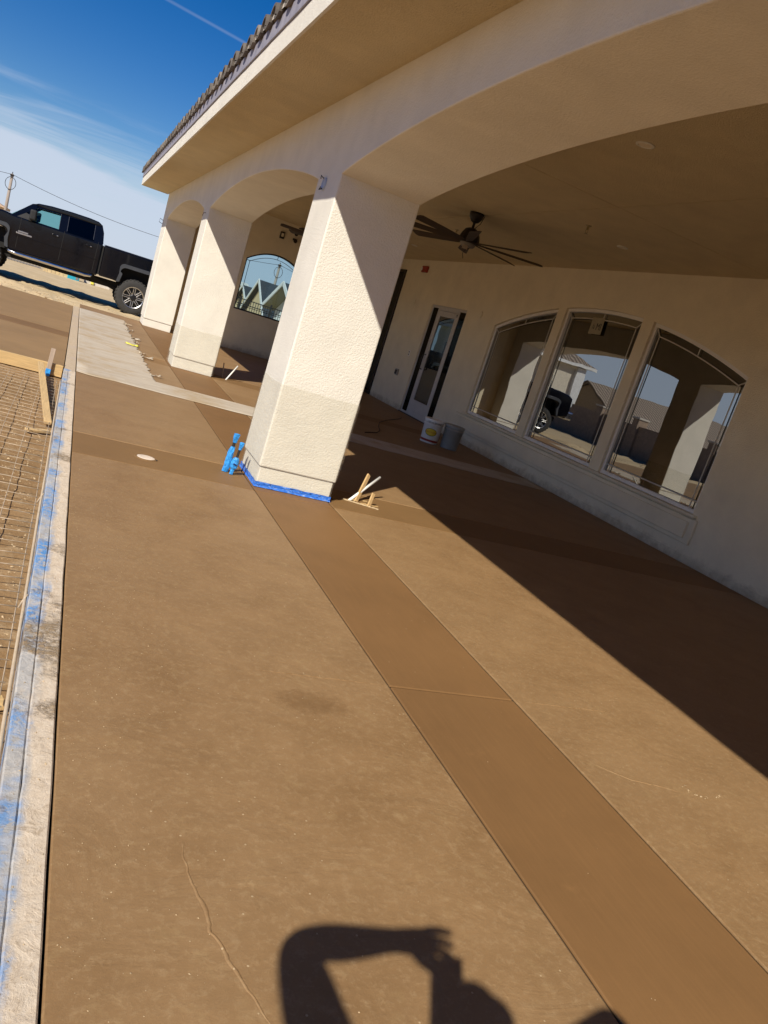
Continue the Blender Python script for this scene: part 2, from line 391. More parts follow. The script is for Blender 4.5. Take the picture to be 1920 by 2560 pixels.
def copy_tree(o, off, parent=None, rotz=0.0):
    c = o.copy(); COL.objects.link(c)
    if parent is None:
        c.location = Vector(o.location)+Vector(off); c.rotation_euler.z += rotz
    else: c.parent = parent
    ORG[c.name] = ORG[o.name]+Vector(off)
    for ch in o.children: copy_tree(ch, (0, 0, 0), c)
    return c
def textmesh(body, size, mat, name, parent, mw, ext=0.0006):
    cu = bpy.data.curves.new('t', 'FONT'); cu.body = body; cu.size = size; cu.align_x = 'CENTER'; cu.align_y = 'CENTER'; cu.extrude = ext; cu.resolution_u = 2
    ob = bpy.data.objects.new('t', cu); COL.objects.link(ob)
    bpy.context.view_layer.update()
    me = bpy.data.meshes.new_from_object(ob.evaluated_get(bpy.context.evaluated_depsgraph_get()))
    bpy.data.objects.remove(ob); bpy.data.curves.remove(cu)
    org = ORG[parent.name]
    for v in me.vertices: v.co = mw(v.co) - org
    me.materials.clear(); me.materials.append(mat); me.name = name
    o = bpy.data.objects.new(name, me); COL.objects.link(o); o.parent = parent; ORG[o.name] = org
    return o
def N3(x, y, z=0, s=1): return mnoise.noise(Vector((x*s, y*s, z*s)))

# ------------------------------------------------------------ ground
def gz(x, y):
    z = -0.125
    t = min(1, max(0, (y-17.6)/4)); z += -0.115*t*t*(3-2*t)
    t = min(1, max(0, (y-26)/8)); z += -0.08*t
    t = min(1, max(0, (y-39)/16)); z += -2.3*t*t*(3-2*t)
    t = min(1, max(0, (-9-x)/6)); z += -2.2*t*t*(3-2*t)*(1 if y < 39 else 0.15)
    a = 0.006
    if 17.6 < y < 24: a = 0.05*min(1, (y-17.6)/1.0)
    elif y >= 24: a = 0.05 if y < 27 else 0.015
    if x > 3 and y < 19: a = 0.0
    z += a*(N3(x, y, 1.3, 1.7)+0.7*N3(x, y, 4.1, 4.3)+(0.5*N3(x, y, 2.1, 9.5) if 17.6 < y < 24 else 0))
    if y < 17: z += 0.012*N3(x, y, 2, 9)
    # ridge of pushed-up spoil between walkway end and truck
    if x < 1.4:
        z += 0.15*math.exp(-((y-20.0-0.35*N3(x, 0, 0, .9))/0.75)**2)*(0.55+0.9*max(0, N3(x*1.1, 3.3, 0, 1)+0.2))
    return z
def axis_vals(segs):
    out = []
    for a, b, st in segs:
        n = max(1, int(round((b-a)/st))); out += [a+(b-a)*i/n for i in range(n)]
    return out+[segs[-1][1]]
xs = axis_vals([(-3000, -400, 650), (-400, -60, 68), (-60, -12, 6), (-12, -3, 1.0), (-3, 0.4, 0.035*2), (0.4, 4, 0.2), (4, 16, 1.5), (16, 80, 8), (80, 400, 80), (400, 3000, 650)])
ys = axis_vals([(-3000, -400, 650), (-400, -40, 60), (-40, -2, 4), (-2, 1, 0.5), (1, 10, 0.07), (10, 17.4, 0.8), (17.4, 27, 0.09), (27, 60, 1.5), (60, 300, 20), (300, 3000, 450)])
g = MB(); nx = len(xs)
for y in ys:
    for x in xs: g.v.append((x, y, gz(x, y)))
for j in range(len(ys)-1):
    for i in range(nx-1):
        k = j*nx+i; g.f.append((k, k+1, k+nx+1, k+nx))
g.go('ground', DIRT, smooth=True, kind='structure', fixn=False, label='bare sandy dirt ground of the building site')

# pebbles and clods
pb = MB()
ico = [(0, 0, 1), (0.9, 0, 0.1), (0, 0.9, 0), (-0.9, 0, 0.1), (0, -0.9, 0), (0, 0, -0.6)]; icf = [(0, 1, 2), (0, 2, 3), (0, 3, 4), (0, 4, 1), (5, 2, 1), (5, 3, 2), (5, 4, 3), (5, 1, 4)]
def peb(x, y, r, z=None):
    z = gz(x, y) if z is None else z
    a = random.uniform(0, 6.3); sx = r*random.uniform(.7, 1.5); sy = r*random.uniform(.6, 1.1); sz = r*random.uniform(.45, .9)
    pb.add([(x+(p[0]*cos(a)*sx-p[1]*sin(a)*sy), y+(p[0]*sin(a)*sx+p[1]*cos(a)*sy), z+p[2]*sz) for p in ico], icf)
for i in range(3200):
    y = random.uniform(1.2, 8.7); x = random.uniform(-0.75, 0.04)
    peb(x, y, random.choice((.0025, .003, .004, .005, .006, .009)))
for i in range(1500):
    y = 17.7+abs(random.gauss(0, 2.0)); x = random.uniform(-5, 2.2)
    peb(x, y, random.choice((.008, .012, .015, .02, .03)))
for i in range(420):
    y = random.uniform(1.0, 5.2); x = 0.215+abs(random.gauss(0, .16))
    peb(x, y, random.choice((.001, .0013, .0016, .0022)), 0.0008)
for i in range(160):
    x = random.uniform(.3, 3.2); y = random.uniform(1.0, 5.2); peb(x, y, random.choice((.001, .0015, .002)), 0.001)
for i in range(26):
    a = random.uniform(2.2, 5.6); peb(2.62+.09*cos(a)+random.gauss(0, .008), 1.99+.05*sin(a)+random.gauss(0, .008), random.choice((.002, .003, .005)), 0.001)
for i in range(500):
    y = random.uniform(1.0, 8.7); x = random.uniform(.08, .185); peb(x, y, random.choice((.001, .0015, .002, .003)), 0.009)
for i in range(300):
    x = random.uniform(-4.5, 1.5); y = 17.7+abs(random.gauss(0.6, 1.2)); peb(x, y, random.choice((.02, .03, .035, .05)))
pb.go('pebbles', PEB, kind='stuff', label='loose pebbles and clods strewn over the dirt')

# ------------------------------------------------------------ patio floor
SX0 = 0.2; CX0, CX1 = 1.458, 2.066; WX = 6.41
CY = [5.46+6.15*k for k in range(-2, 3)]; CD = 0.59
YB, YE = -7.0, 18.2
fl = empty('patio_floor', (3, 5, -0.11), kind='structure', label='brown stamped concrete patio floor with smooth bands')
MB().box(SX0+.01, WX+.15, YB, YE+0.55, -0.11, -0.012).go('slab_base', GREYC, fl)
GAP = 0.0045
def panel(x0, x1, y0, y1, mat, name, top=0.0):
    return MB().box(x0+GAP, x1-GAP, y0+GAP, y1-GAP, -0.011, top).go(name, mat, fl, bevel=0.005, seg=2)
xsplit = [(SX0-0.004, 1.445, STAMP), (1.445, 2.055, BAND), (2.055, WX+.05, STAMP)]
ybr = [YB]
bands = [(-.82, -.19), (5.33, 5.96), (11.5, 12.1)]
cuts = [-3.6, 2.568, 8.75, 14.9]
marks = sorted([q for b in bands for q in b]+cuts)
ylist = [YB]+marks+[YE+0.5]
slist = [q for q in ylist if q not in cuts]
for a, b in zip(slist[:-1], slist[1:]):
    isb = any(abs(a-p) < 1e-6 and abs(b-q) < 1e-6 for p, q in bands)
    for (x0, x1, m) in xsplit:
        if m is STAMP: panel(x0, x1, a, b, CROSS if isb else STAMP, 'smooth_band' if isb else 'stamped_panel', -0.0012 if isb else 0)
for a, b in zip(ylist[:-1], ylist[1:]):
    isb = any(abs(a-p) < 1e-6 and abs(b-q) < 1e-6 for p, q in bands)
    for (x0, x1, m) in xsplit:
        if m is not STAMP: panel(x0, x1, a, b, BAND, 'smooth_band', -0.0012)
# meandering stamped vein ridges on the open panel
def ridge(pts, w):
    m = MB(); P = []
    for (a, b) in zip(pts[:-1], pts[1:]):
        for k in range(8): P.append((a[0]+(b[0]-a[0])*k/8, a[1]+(b[1]-a[1])*k/8))
    P.append(pts[-1])
    rows = []
    for i, (x, y) in enumerate(P):
        x += 0.007*N3(x, y, 0, 22)+0.004*N3(x, y, 3, 60); y += 0.006*N3(x, y, 9, 30)
        e = sin(pi*i/(len(P)-1))**0.5; ww = w*(0.4+0.8*abs(N3(x, y, 5, 20))+0.3)*e+0.0004
        rows.append([(x-ww, y, -0.0006), (x-ww*.3, y, 0.0020*e), (x+ww*.4, y, 0.0016*e), (x+ww, y, -0.0006)])
    for r in rows: m.v += r
    for i in range(len(rows)-1):
        for k in range(3): q = i*4+k; m.f.append((q, q+1, q+5, q+4))
    m.go('stamp_vein', STAMP, fl, smooth=True, fixn=False)
ridge([(0.88, 2.572), (1.0, 2.571), (1.2, 2.570), (1.44, 2.569)], 0.006)
ridge([(2.07, 2.562), (2.3, 2.560), (2.6, 2.56)], 0.004)
ridge([(0.50, 1.62), (0.505, 1.50), (0.53, 1.42), (0.53, 1.35), (0.565, 1.25), (0.60, 1.15), (0.625, 1.09)], 0.0065)
ridge([(2.15, 2.12), (2.28, 2.02), (2.37, 2.00), (2.48, 1.96)], 0.004)

# walkway slab beyond the forms
wk = empty('walkway_slab', (-3, 13, -0.11), kind='structure', label='brown concrete walkway slab beyond the form boards')
MB().box(-6.2, 0.076, 8.94, 17.55, -0.13, -0.012).go('slab_base', GREYC, wk)
def wp(x0, x1, y0, y1, m, n): MB().box(x0+GAP, x1-GAP, y0+GAP, y1-GAP, -0.011, 0.0 if m is WALK else -.001).go(n, m, wk, bevel=0.005)
wp(-6.2, 0.08, 8.935, 11.75, WALK, 'stamped_panel'); wp(-6.2, 0.08, 11.75, 12.4, CROSS, 'smooth_band'); wp(-6.2, 0.08, 12.4, 17.56, WALK, 'stamped_panel')
MB().box(0.084, 0.192, 8.8, 17.6, -0.12, 0.006).go('edge_strip', STRIP, wk, bevel=0.004)

# ------------------------------------------------------------ form boards
def board(x0, x1, y0, y1, top, name, label, cat='board', seed=0, mat=FORM):
    m = MB(); n = int((y1-y0)/0.03); rows = []
    for i in range(n+1):
        y = y0+(y1-y0)*i/n
        w = 0.0025*N3(y, seed, 0, 3); q = 0.002*N3(y, seed+5, 0, 14)
        rows.append([(x0+w+q, y, -0.13), (x0+w+q, y, top-0.004), (x0+w+q+.004, y, top+0.001*N3(y, seed, 3, 20)), ((x0+x1)/2+w, y, top+0.004*N3(y, seed, 7, 9)), (x1+w-.004, y, top+0.001*N3(y, seed, 4, 18)), (x1+w, y, top-0.004), (x1+w, y, -0.13)])
    for r in rows: m.v += r
    for i in range(n):
        for k in range(6): a = i*7+k; m.f.append((a, a+1, a+8, a+7))
    m.f.append(tuple(range(7))); m.f.append(tuple(range(n*7, n*7+7)))
    return m.go(name, mat, label=label, cat=cat)
board(0.124, 0.1945, -1.5, 8.78, 0.0085, 'form_board', 'dusty pale form board butted along the brown patio edge', seed=3)
board(0.078, 0.1230, -1.5, 8.79, 0.0075, 'form_board', 'blue chalk-stained grey form board outside the dusty board', seed=11)
MB().tube([(0.066+0.003*N3(y*.7, 0, 0, 1), y, -0.028+0.004*N3(y, 1, 0, 2)) for y in [i*.2-1 for i in range(47)]], 0.006, 8).go('plastic_conduit', STRIP, smooth=True, label='thin pale conduit running beside the blue chalked form board', cat='conduit')
fb = MB().bar((-3.4, 8.905, -0.055), (0.07, 8.900, -0.050), 0.036, 0.125).go('form_lumber', LUM_X, bevel=0.003, label='yellow timber plank set on edge holding the walkway slab', cat='plank')
st = empty('form_stake', (-0.055, 8.86, -0.2), 'weathered grey wooden stake nailed to the yellow plank, blue at its foot', 'stake')
MB().bar((-0.068, 8.845, -0.16), (-0.055, 8.86, 0.17), 0.045, 0.022, (0, 1, 0)).go('shaft', LUM_G, st, bevel=0.003)
MB().bar((-0.0665, 8.835, -0.118), (-0.064, 8.84, -0.045), 0.05, 0.024, (0, 1, 0)).go('painted_foot', SKYBLUE, st, bevel=0.003)
MB().bar((-0.145, 8.72, 0.012), (0.028, 6.42, -0.085), 0.055, 0.026).go('diagonal_brace', LUM_Y, bevel=0.003, label='yellow timber brace slanting down onto the wire mesh', cat='brace')
MB().bar((-0.10, 6.10, -0.1), (0.05, 6.20, -0.1), 0.06, 0.02).go('wood_stub', LUM_Y, bevel=0.003, label='short timber offcut in the dirt by the brace foot', cat='offcut')
MB().bar((-0.10, 2.30, -0.105), (0.06, 2.36, -0.1), 0.06, 0.02).go('wood_stub', LUM_X, bevel=0.003, label='short timber offcut under the wire mesh near the blue chalk', cat='offcut')

# welded wire mesh
wmz = -0.082
wmesh = empty('wire_mesh', (-0.6, 4, -0.12), 'rusty welded reinforcing wire mesh laid over the dirt', 'wire mesh')
def wz(x, y): return max(wmz+0.030*N3(x*.8, y*.6, 2, 1), gz(x, y)+0.004)
for i in range(12):
    x = 0.038-0.142*i
    MB().tube([(x+0.006*N3(y, i, 0, .8)+0.0035*(6-y)*0.4, y, wz(x, y)) for y in [1.3+.18*k for k in range(41)]], 0.0024, 5).go('wire', STEEL, wmesh, smooth=True)
for k in range(50):
    y = 1.4+0.1455*k
    MB().tube([(x, y+0.008*N3(x, k, 0, 1.2)+(0.06-x)*0.02, wz(x, y)+0.0045) for x in [0.052-.145*q for q in range(12)]], 0.0024, 5).go('wire', STEEL, wmesh, smooth=True)
for k, (y, z) in enumerate([(4.3, -.03), (2.97, -.03)]):
    MB().tube([(0.050, y, -.06), (0.060, y+.01, -.035), (0.072, y+.02, -.012), (0.066, y+.03, -.03)], 0.004, 6).go('tie_clip', STEEL, wmesh, smooth=True)

# ------------------------------------------------------------ paper sheeting
ps = MB(); nu = 70
def rag(y): return 1.075+0.06*N3(y*1.7, 3, 0, 1)+0.05*N3(y*6, 8, 0, 1)
rows = []
ysamp = [8.80+0.07*i for i in range(126)]
for y in ysamp:
    xr = WX-0.03 if y < 9.62+0.10*N3(y, 0, 0, 5) else rag(y)
    if 9.5 < y: xr = rag(y)
    row = []
    for k in range(49):
        x = 0.2+(xr-0.2)*k/48
        row.append((x, y+(0.05*N3(x*4, 1, 0, 1)+0.03*N3(x*14, 4, 0, 1))*max(0, 1-(y-8.80)/.3), 0.0045+0.006*max(0, N3(x*2.2, y*3, 0, 1))))
    rows.append(row)
for r in rows: ps.v += r
for j in range(len(rows)-1):
    if ysamp[j+1] > 17.6: break
    for k in range(48):
        a = j*49+k; ps.f.append((a, a+1, a+50, a+49))
sheet = ps.go('floor_paper', PAPER, smooth=True, label='dusty grey protective paper sheet laid over the patio, ragged along one side', cat='paper sheet', fixn=False)
sol = sheet.modifiers.new('s', 'SOLIDIFY'); sol.thickness = 0.0012
# torn bits along its ragged edge
def scrap(x, y, s, mat, label, name='tape_scrap', h=0.03, grp=None):
    m = MB(); n = 7
    for j in range(4):
        for i in range(n):
            u = (i/(n-1)-.5)*2*s; v = (j/3-.5)*s*0.7
            m.v.append((x+u+0.2*s*N3(u*30, v*30, x*7, 1), y+v+0.3*s*N3(u*22, v*30, x*5+3, 1), 0.014+h*abs(N3(u*26+x, v*26+y, 9, 1))*1.4))
    for j in range(3):
        for i in range(n-1): a = j*n+i; m.f.append((a, a+1, a+n+1, a+n))
    o = m.go(name, mat, smooth=True, label=label, cat='scrap', group=grp, fixn=False)
    q = o.modifiers.new('s', 'SOLIDIFY'); q.thickness = 0.002
YEL = simple('yellow_plastic', (0.75, 0.68, 0.10), 0.5, var=0.3, vs_=30)
scrap(0.99, 12.9, 0.10, YEL, 'crumpled yellow plastic scrap on the grey paper sheet', 'yellow_scrap', 0.05)
for (x, y) in ((1.10, 14.0), (1.08, 13.4), (1.13, 11.7), (1.10, 12.1), (1.12, 10.0), (1.07, 15.3), (1.09, 16.5)):
    scrap(x, y, random.uniform(.05, .09), PAPER, 'torn curl of grey paper along the ragged sheet edge', 'paper_scrap', 0.045, 'torn curls at the sheet edge')

# ------------------------------------------------------------ building
B = empty('patio_building', (4, 8, 0), 'cream stucco building with arched patio, tile eave and dark glass windows', 'building')
BEV = 0.012
cols = []
for k, y in enumerate(CY):
    d = 0.95 if k == 4 else CD
    c = MB().box(CX0, CX1, y, y+d, 0.155, 2.24)
    c.f = [f for i, f in enumerate(c.f) if i != 1]
    co = c.go('column', STUCCO, B, bevel=BEV, seg=3)
    MB().box(CX0+.014, CX1-.014, y+.014, y+d-.014, 0, 0.152).go('column_base', STUCCO, co, bevel=0.006)
# arcade wall with shallow arches
ARC = MB(); ZT = 3.05; P = []
P.append((YB, 2.24))
for k in range(len(CY)-1):
    a = CY[k]+CD; b = CY[k+1]; P.append((CY[k], 2.24))
    for i in range(41):
        u = i/40; d = abs(2*u-1)
        P.append((a+(b-a)*u, 2.24+0.238*(1-d*d)**0.92 if 0 < i < 40 else 2.24))
P.append((CY[4], 2.24)); P.append((CY[4]+0.95, 2.24))
for (y, z) in P: ARC.v += [(CX0, y, z), (CX0, y, ZT), (CX1, y, z), (CX1, y, ZT)]
for i in range(len(P)-1):
    a = i*4; b = a+4
    ARC.f += [(a, b, b+1, a+1), (a+2, a+3, b+3, b+2), (a+1, b+1, b+3, a+3)]
    ym = (P[i][0]+P[i+1][0])/2
    if not any(y < ym < y+(0.95 if k == 4 else CD) for k, y in enumerate(CY)): ARC.f.append((a, a+2, b+2, b))
ARC.f += [(0, 1, 3, 2), tuple(len(P)*4-4+q for q in (0, 2, 3, 1))]
ARC.go('arcade_wall', STUCCO, B, bevel=0.008, seg=2)
# eave
YEV = 19.0; EX = 0.885
sf = MB()
ns = 90
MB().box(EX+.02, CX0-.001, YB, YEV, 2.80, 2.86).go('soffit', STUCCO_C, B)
fa = MB()
for i in range(241):
    y = YB+(YEV-YB)*i/240
    q = 0.004*N3(y*3.1, 0, 0, 1)+0.002*N3(y*17, 1, 0, 1)
    fa.v += [(EX+.03, y, 2.802), (EX+q*.6, y, 2.797+q), (EX+q*.5, y, 2.951+0.5*q), (EX+.03, y, 2.953)]
for i in range(240):
    for k in range(4): a = i*4+k; b = i*4+(k+1) % 4; fa.f.append((a, b, b+4, a+4))
fa.f += [(0, 1, 2, 3), tuple(960+q for q in (3, 2, 1, 0))]
fa.go('fascia', STUCCO, B)
MB().box(EX-.012, EX+.02, YB, YEV-.01, 2.956, 3.072).go('flashing', FLASH, B, bevel=0.003)
# roof deck
rf = MB(); sl = 1/3.2
def rz(x): return 3.072+(x-0.90)*sl
rf.prism([(0.90, rz(.90)), (7.6, rz(7.6)), (14.3, rz(.87)), (14.3, rz(.87)-.1), (7.6, rz(7.6)-.1), (1.0, rz(1.0)-.1)], lambda x, z: (x, YB, z), lambda x, z: (x, YEV, z))
roof = rf.go('roof', TILE, B)
# S-tiles, first two courses
PIT = 0.300
def tile_mesh():
    prof = []; n = 10
    for i in range(n+1):
        a = pi - pi*i/n; prof.append((0.092*cos(a), 0.092*sin(a)+0.002))
    for i in range(1, 7):
        u = i/6; prof.append((0.092+(PIT-0.172)*u, 0.002-0.020*sin(pi*u)))
    m = MB(); L = 0.43; T = 0.019
    for s_ in (0, 1):
        dx = L*s_
        for (y, z) in prof: m.v.append((dx, y, z+dx*sl))
    np_ = len(prof)
    for i, (y, z) in enumerate(prof):
        a = Vector((prof[max(i-1, 0)][0], prof[max(i-1, 0)][1])); b = Vector((prof[min(i+1, np_-1)][0], prof[min(i+1, np_-1)][1])); t_ = (b-a).normalized(); nrm = Vector((t_.y, -t_.x))
        m.v.append((0, y+nrm.x*T, z+nrm.y*T))
    for i, (y, z) in enumerate(prof):
        q = m.v[2*np_+i]; m.v.append((L, q[1], q[2]+L*sl))
    for i in range(np_-1):
        m.f += [(i, i+1, np_+i+1, np_+i), (2*np_+i, 3*np_+i, 3*np_+i+1, 2*np_+i+1), (i, 2*np_+i, 2*np_+i+1, i+1), (np_+i, np_+i+1, 3*np_+i+1, 3*np_+i)]
    return m
tm = tile_mesh(); me_t = bpy.data.meshes.new('roof_tile'); me_t.from_pydata(tm.v, [], tm.f); me_t.materials.append(TILE)
bm = bmesh.new(); bm.from_mesh(me_t); bmesh.ops.recalc_face_normals(bm, faces=bm.faces); bm.to_mesh(me_t); bm.free()
pg = MB(); pg.v = [(0, 0, -.004)]+[(0, 0.075*cos(pi*i/10), 0.075*sin(pi*i/10)*0.55) for i in range(11)]+[(0.06, 0, -.004)]+[(0.06, 0.075*cos(pi*i/10), 0.075*sin(pi*i/10)*0.55) for i in range(11)]
pg.f = [(0, i+1, i+2) for i in range(10)]+[(i+1, i+2, 12+i+2, 12+i+1) for i in range(10)]
me_p = bpy.data.meshes.new('mortar_plug'); me_p.from_pydata(pg.v, [], pg.f); me_p.materials.append(MORTAR)
TILE2 = simple('roof_tile_pale', (0.20, 0.172, 0.142), 0.9, var=0.3, vs_=6, bump=0.4, bs=40)
me_t2 = me_t.copy(); me_t2.materials.clear(); me_t2.materials.append(TILE2)
y = 5.97-PIT*20
while y < YEV-0.05:
    for row in range(2):
        o = bpy.data.objects.new('roof_tile', me_t2 if random.random() < .45 else me_t); COL.objects.link(o); o.parent = roof
        o.location = Vector((0.838+.36*row+random.uniform(-.006, .006), y+random.uniform(-.006, .006), 3.080+.36*row*sl+0.012*row+random.uniform(-.003, .003)))-ORG[roof.name]
        o.rotation_euler = (random.uniform(-.02, .02), random.uniform(-.012, .012), random.uniform(-.02, .02))
    o = bpy.data.objects.new('mortar_plug', me_p); COL.objects.link(o); o.parent = roof
    o.location = Vector((0.856, y, 3.086))-ORG[roof.name]
    y += PIT
# ceiling in panels split by control joints
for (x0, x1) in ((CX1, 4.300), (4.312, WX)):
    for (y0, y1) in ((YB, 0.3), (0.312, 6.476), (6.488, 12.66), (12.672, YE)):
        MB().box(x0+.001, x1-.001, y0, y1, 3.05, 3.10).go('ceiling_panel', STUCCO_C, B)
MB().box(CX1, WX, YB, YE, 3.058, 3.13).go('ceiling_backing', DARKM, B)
# walls with openings --------------------------------------------------
def wall(name, mp, u0, u1, zmax, ops, t, mat, rev_mat=None):
    us = {u0, u1}
    for (a, b, zb, zf) in ops:
        n = 16
        for i in range(n+1): us.add(round(a+(b-a)*i/n, 5))
    us = sorted(us); m = MB()
    def q(p): k = len(m.v); m.v += [mp(*c) for c in p]; m.f.append(tuple(range(k, k+len(p))))
    for a, b in zip(us[:-1], us[1:]):
        mid = (a+b)/2; op = next((o for o in ops if o[0] < mid < o[1]), None)
        for dpt in (0, t):
            if op is None: q([(a, 0, dpt), (b, 0, dpt), (b, zmax, dpt), (a, zmax, dpt)])
            else:
                if op[2] > 0: q([(a, 0, dpt), (b, 0, dpt), (b, op[2], dpt), (a, op[2], dpt)])
                q([(a, op[3](a), dpt), (b, op[3](b), dpt), (b, zmax, dpt), (a, zmax, dpt)])
        if op is not None:
            q([(a, op[3](a), 0), (b, op[3](b), 0), (b, op[3](b), t), (a, op[3](a), t)])
            if op[2] > 0: q([(a, op[2], 0), (b, op[2], 0), (b, op[2], t), (a, op[2], t)])
    for (a, b, zb, zf) in ops:
        for u in (a, b): q([(u, zb, 0), (u, zf(u), 0), (u, zf(u), t), (u, zb, t)])
    for u in (u0, u1): q([(u, 0, 0), (u, zmax, 0), (u, zmax, t), (u, 0, t)])
    bm = bmesh.new()
    o = m.go(name, mat, B, fixn=False)
    bm.from_mesh(o.data); bmesh.ops.remove_doubles(bm, verts=bm.verts, dist=1e-5); bmesh.ops.recalc_face_normals(bm, faces=bm.faces); bm.to_mesh(o.data); bm.free()
    return o
def zt(y): return 2.535-(y-9.135)**2/(2*8.02)
ZS = 0.52
WIN = [(10.22, 11.95), (8.28, 10.02), (6.32, 8.07)]
DOOR = (13.10, 14.68)
mpx = lambda u, z, d: (WX+d, u, z)
wall('wall', mpx, YB, YE+.55, 3.05, [(a, b, ZS, zt) for a, b in WIN]+[(DOOR[0], DOOR[1], 0, lambda y: 2.20), (16.55, 18.05, 0, lambda y: 2.83*0+2.83 if False else 2.82)], 0.16, STUCCO_W)
mpy = lambda u, z, d: (u, YE+d, z)
EW = (3.306, 4.694)
def ezt(x): return 2.305-(x-4.0)**2/(0.694**2)*0.265
wall('end_wall', mpy, CX1-.3, WX-.002, 3.05, [(EW[0], EW[1], 0.90, ezt)], 0.16, STUCCO_W)
MB().box(WX-.012, WX, YB, DOOR[0]-.01, 0.078, 0.092).go('base_screed', STUCCO_W, B, bevel=0.003)
MB().box(WX-.012, WX, DOOR[1]+.01, 16.54, 0.078, 0.092).go('base_screed', STUCCO_W, B, bevel=0.003)
MB().box(CX1+.02, WX-.02, YE-.012, YE, 0.125, 0.14).go('base_screed', STUCCO_W, B, bevel=0.003)
# apron trim below the windows
ap = MB().box(WX-.030, WX+.001, 6.20, 12.27, 0.195, 0.475).go('apron_panel', STUCCO_W, B, bevel=0.012, seg=3)
MB().box(WX-.055, WX-.028, 6.29, 12.18, 0.245, 0.430).go('raised_panel', STUCCO_W, ap, bevel=0.008, seg=3)
MB().box(WX-.050, WX+.05, 6.24, 12.03, 0.488, 0.519).go('window_sill', STUCCO_W, B, bevel=0.008, seg=2)
def inset(poly, w):
    n = len(poly); out = []
    ar = sum(poly[i][0]*poly[(i+1) % n][1]-poly[(i+1) % n][0]*poly[i][1] for i in range(n)); sg = 1 if ar > 0 else -1
    for i in range(n):
        p0 = Vector(poly[i-1]); p1 = Vector(poly[i]); p2 = Vector(poly[(i+1) % n])
        d1 = (p1-p0).normalized(); d2 = (p2-p1).normalized()
        n1 = Vector((-d1.y, d1.x))*sg; n2 = Vector((-d2.y, d2.x))*sg
        k = (n1+n2)
        out.append(tuple(p1+k*(w/max(0.2, (k.dot(n1))))))
    return out
def outline(a, b, zb, zf, n=20): return [(a, zb), (b, zb)]+[(b+(a-b)*i/n, zf(b+(a-b)*i/n)) for i in range(n+1)]
def frame(poly, w, d0, d1, mp, name, mat, parent, bevel=0.004):
    inn = inset(poly, w); n = len(poly); m = MB()
    for d in (d0, d1):
        m.v += [mp(*p, d) for p in poly]+[mp(*p, d) for p in inn]
    for i in range(n):
        j = (i+1) % n
        m.f += [(i, j, n+j, n+i), (2*n+i, 3*n+i, 3*n+j, 2*n+j), (n+i, n+j, 3*n+j, 3*n+i), (i, 2*n+i, 2*n+j, j)]
    return m.go(name, mat, parent, bevel=bevel), inn
def gpath(pts, d, mp, m, w=0.014):
    for a, b in zip(pts[:-1], pts[1:]): m.bar(mp(*a, d), mp(*b, d), w, 0.006, Vector(mp(0, 0, 1))-Vector(mp(0, 0, 0)))
for i, (a, b) in enumerate(WIN):
    po = outline(a+.001, b-.001, ZS+.001, lambda y: zt(y)-.001)
    fr, inn = frame(po, 0.045, 0.035, 0.11, mpx, 'window', WHITEV, B)
    pn = MB(); tw = (0.0, 0.0, 0.0)[i]
    off = (-0.023, 0.006, -0.0085)[i]
    pts = inset(po, 0.03); ym = (a+b)/2
    pn.add([(WX+.072+(p[0]-ym)*off, p[0], p[1]) for p in pts], [tuple(range(len(pts)))])
    pn.go('pane', GLASS, fr, fixn=False)
    gm = MB(); e = 0.135
    g2 = inset(po, e); top = [p for p in g2[2:]]
    z0 = ZS+e
    gpath([(a+e, ZS+.04), (a+e, top[-1][1])], .050, mpx, gm); gpath([(b-e, ZS+.04), (b-e, top[0][1])], .050, mpx, gm)
    gpath([(a+.04, z0), (b-.04, z0)], .0505, mpx, gm); gpath(top, .0495, mpx, gm)
    gpath([top[0], (b-.04, zt(b)-.045)], .049, mpx, gm); gpath([top[-1], (a+.04, zt(a)-.045)], .049, mpx, gm)
    tk = 0.5*(a+b); gpath([(tk, zt(tk)-.04), (tk, zt(tk)-e)], .049, mpx, gm)
    gm.go('grille', GRILLE, fr)
    if i == 1:
        sk = MB().prism([(9.105, 2.425), (9.375, 2.415), (9.375, 2.19), (9.09, 2.2)], lambda y, z: (WX+.044, y, z), lambda y, z: (WX+.042, y, z)).go('sticker', simple('paper_label', (0.30, 0.26, 0.17), 0.7), fr)
        textmesh('MI', 0.135, BLACK, 'sticker_print', fr, lambda c: Vector((WX+.0415-c.z, 9.185-c.x*.85, 2.295+c.y)))
        textmesh('/a', 0.10, BLACK, 'sticker_print', fr, lambda c: Vector((WX+.0415-c.z, 9.30-c.x*.7, 2.295+c.y)))
# dark rooms behind the glass
rm = MB().box(WX+.17, WX+4, -6.5, 18.5, -0.05, 3.0); rm.f = [f for i, f in enumerate(rm.f) if i != 5]
rm.go('room', ROOM, B, fixn=False)
# storefront door
dr = MB()
fy0, fy1 = DOOR
dfr, _ = frame([(fy0+.002, 0.003), (fy1-.002, 0.003), (fy1-.002, 2.198), (fy0+.002, 2.198)], 0.05, 0.02, 0.10, mpx, 'door', DOORM, B)
for (p, q) in ((fy0+.05, fy0+.30), (fy1-.30, fy1-.05)):
    MB().box(WX+.028, WX+.032, p+.0, q-.0, 0.054, 2.147).go('sidelight', reflective('sidelight_glass', (0.02, 0.02, 0.022), 0.05), dfr)
MB().box(WX+.018, WX+.09, fy0+.30, fy0+.345, 0.053, 2.147).go('jamb', DOORM, dfr, bevel=.004)
MB().box(WX+.018, WX+.09, fy1-.345, fy1-.30, 0.053, 2.147).go('jamb', DOORM, dfr, bevel=.004)
lf0, lf1 = fy0+.347, fy1-.347
frame([(lf0, 0.012), (lf1, 0.012), (lf1, 2.11), (lf0, 2.11)], 0.105, 0.022, 0.055, mpx, 'leaf', DOORM, dfr)
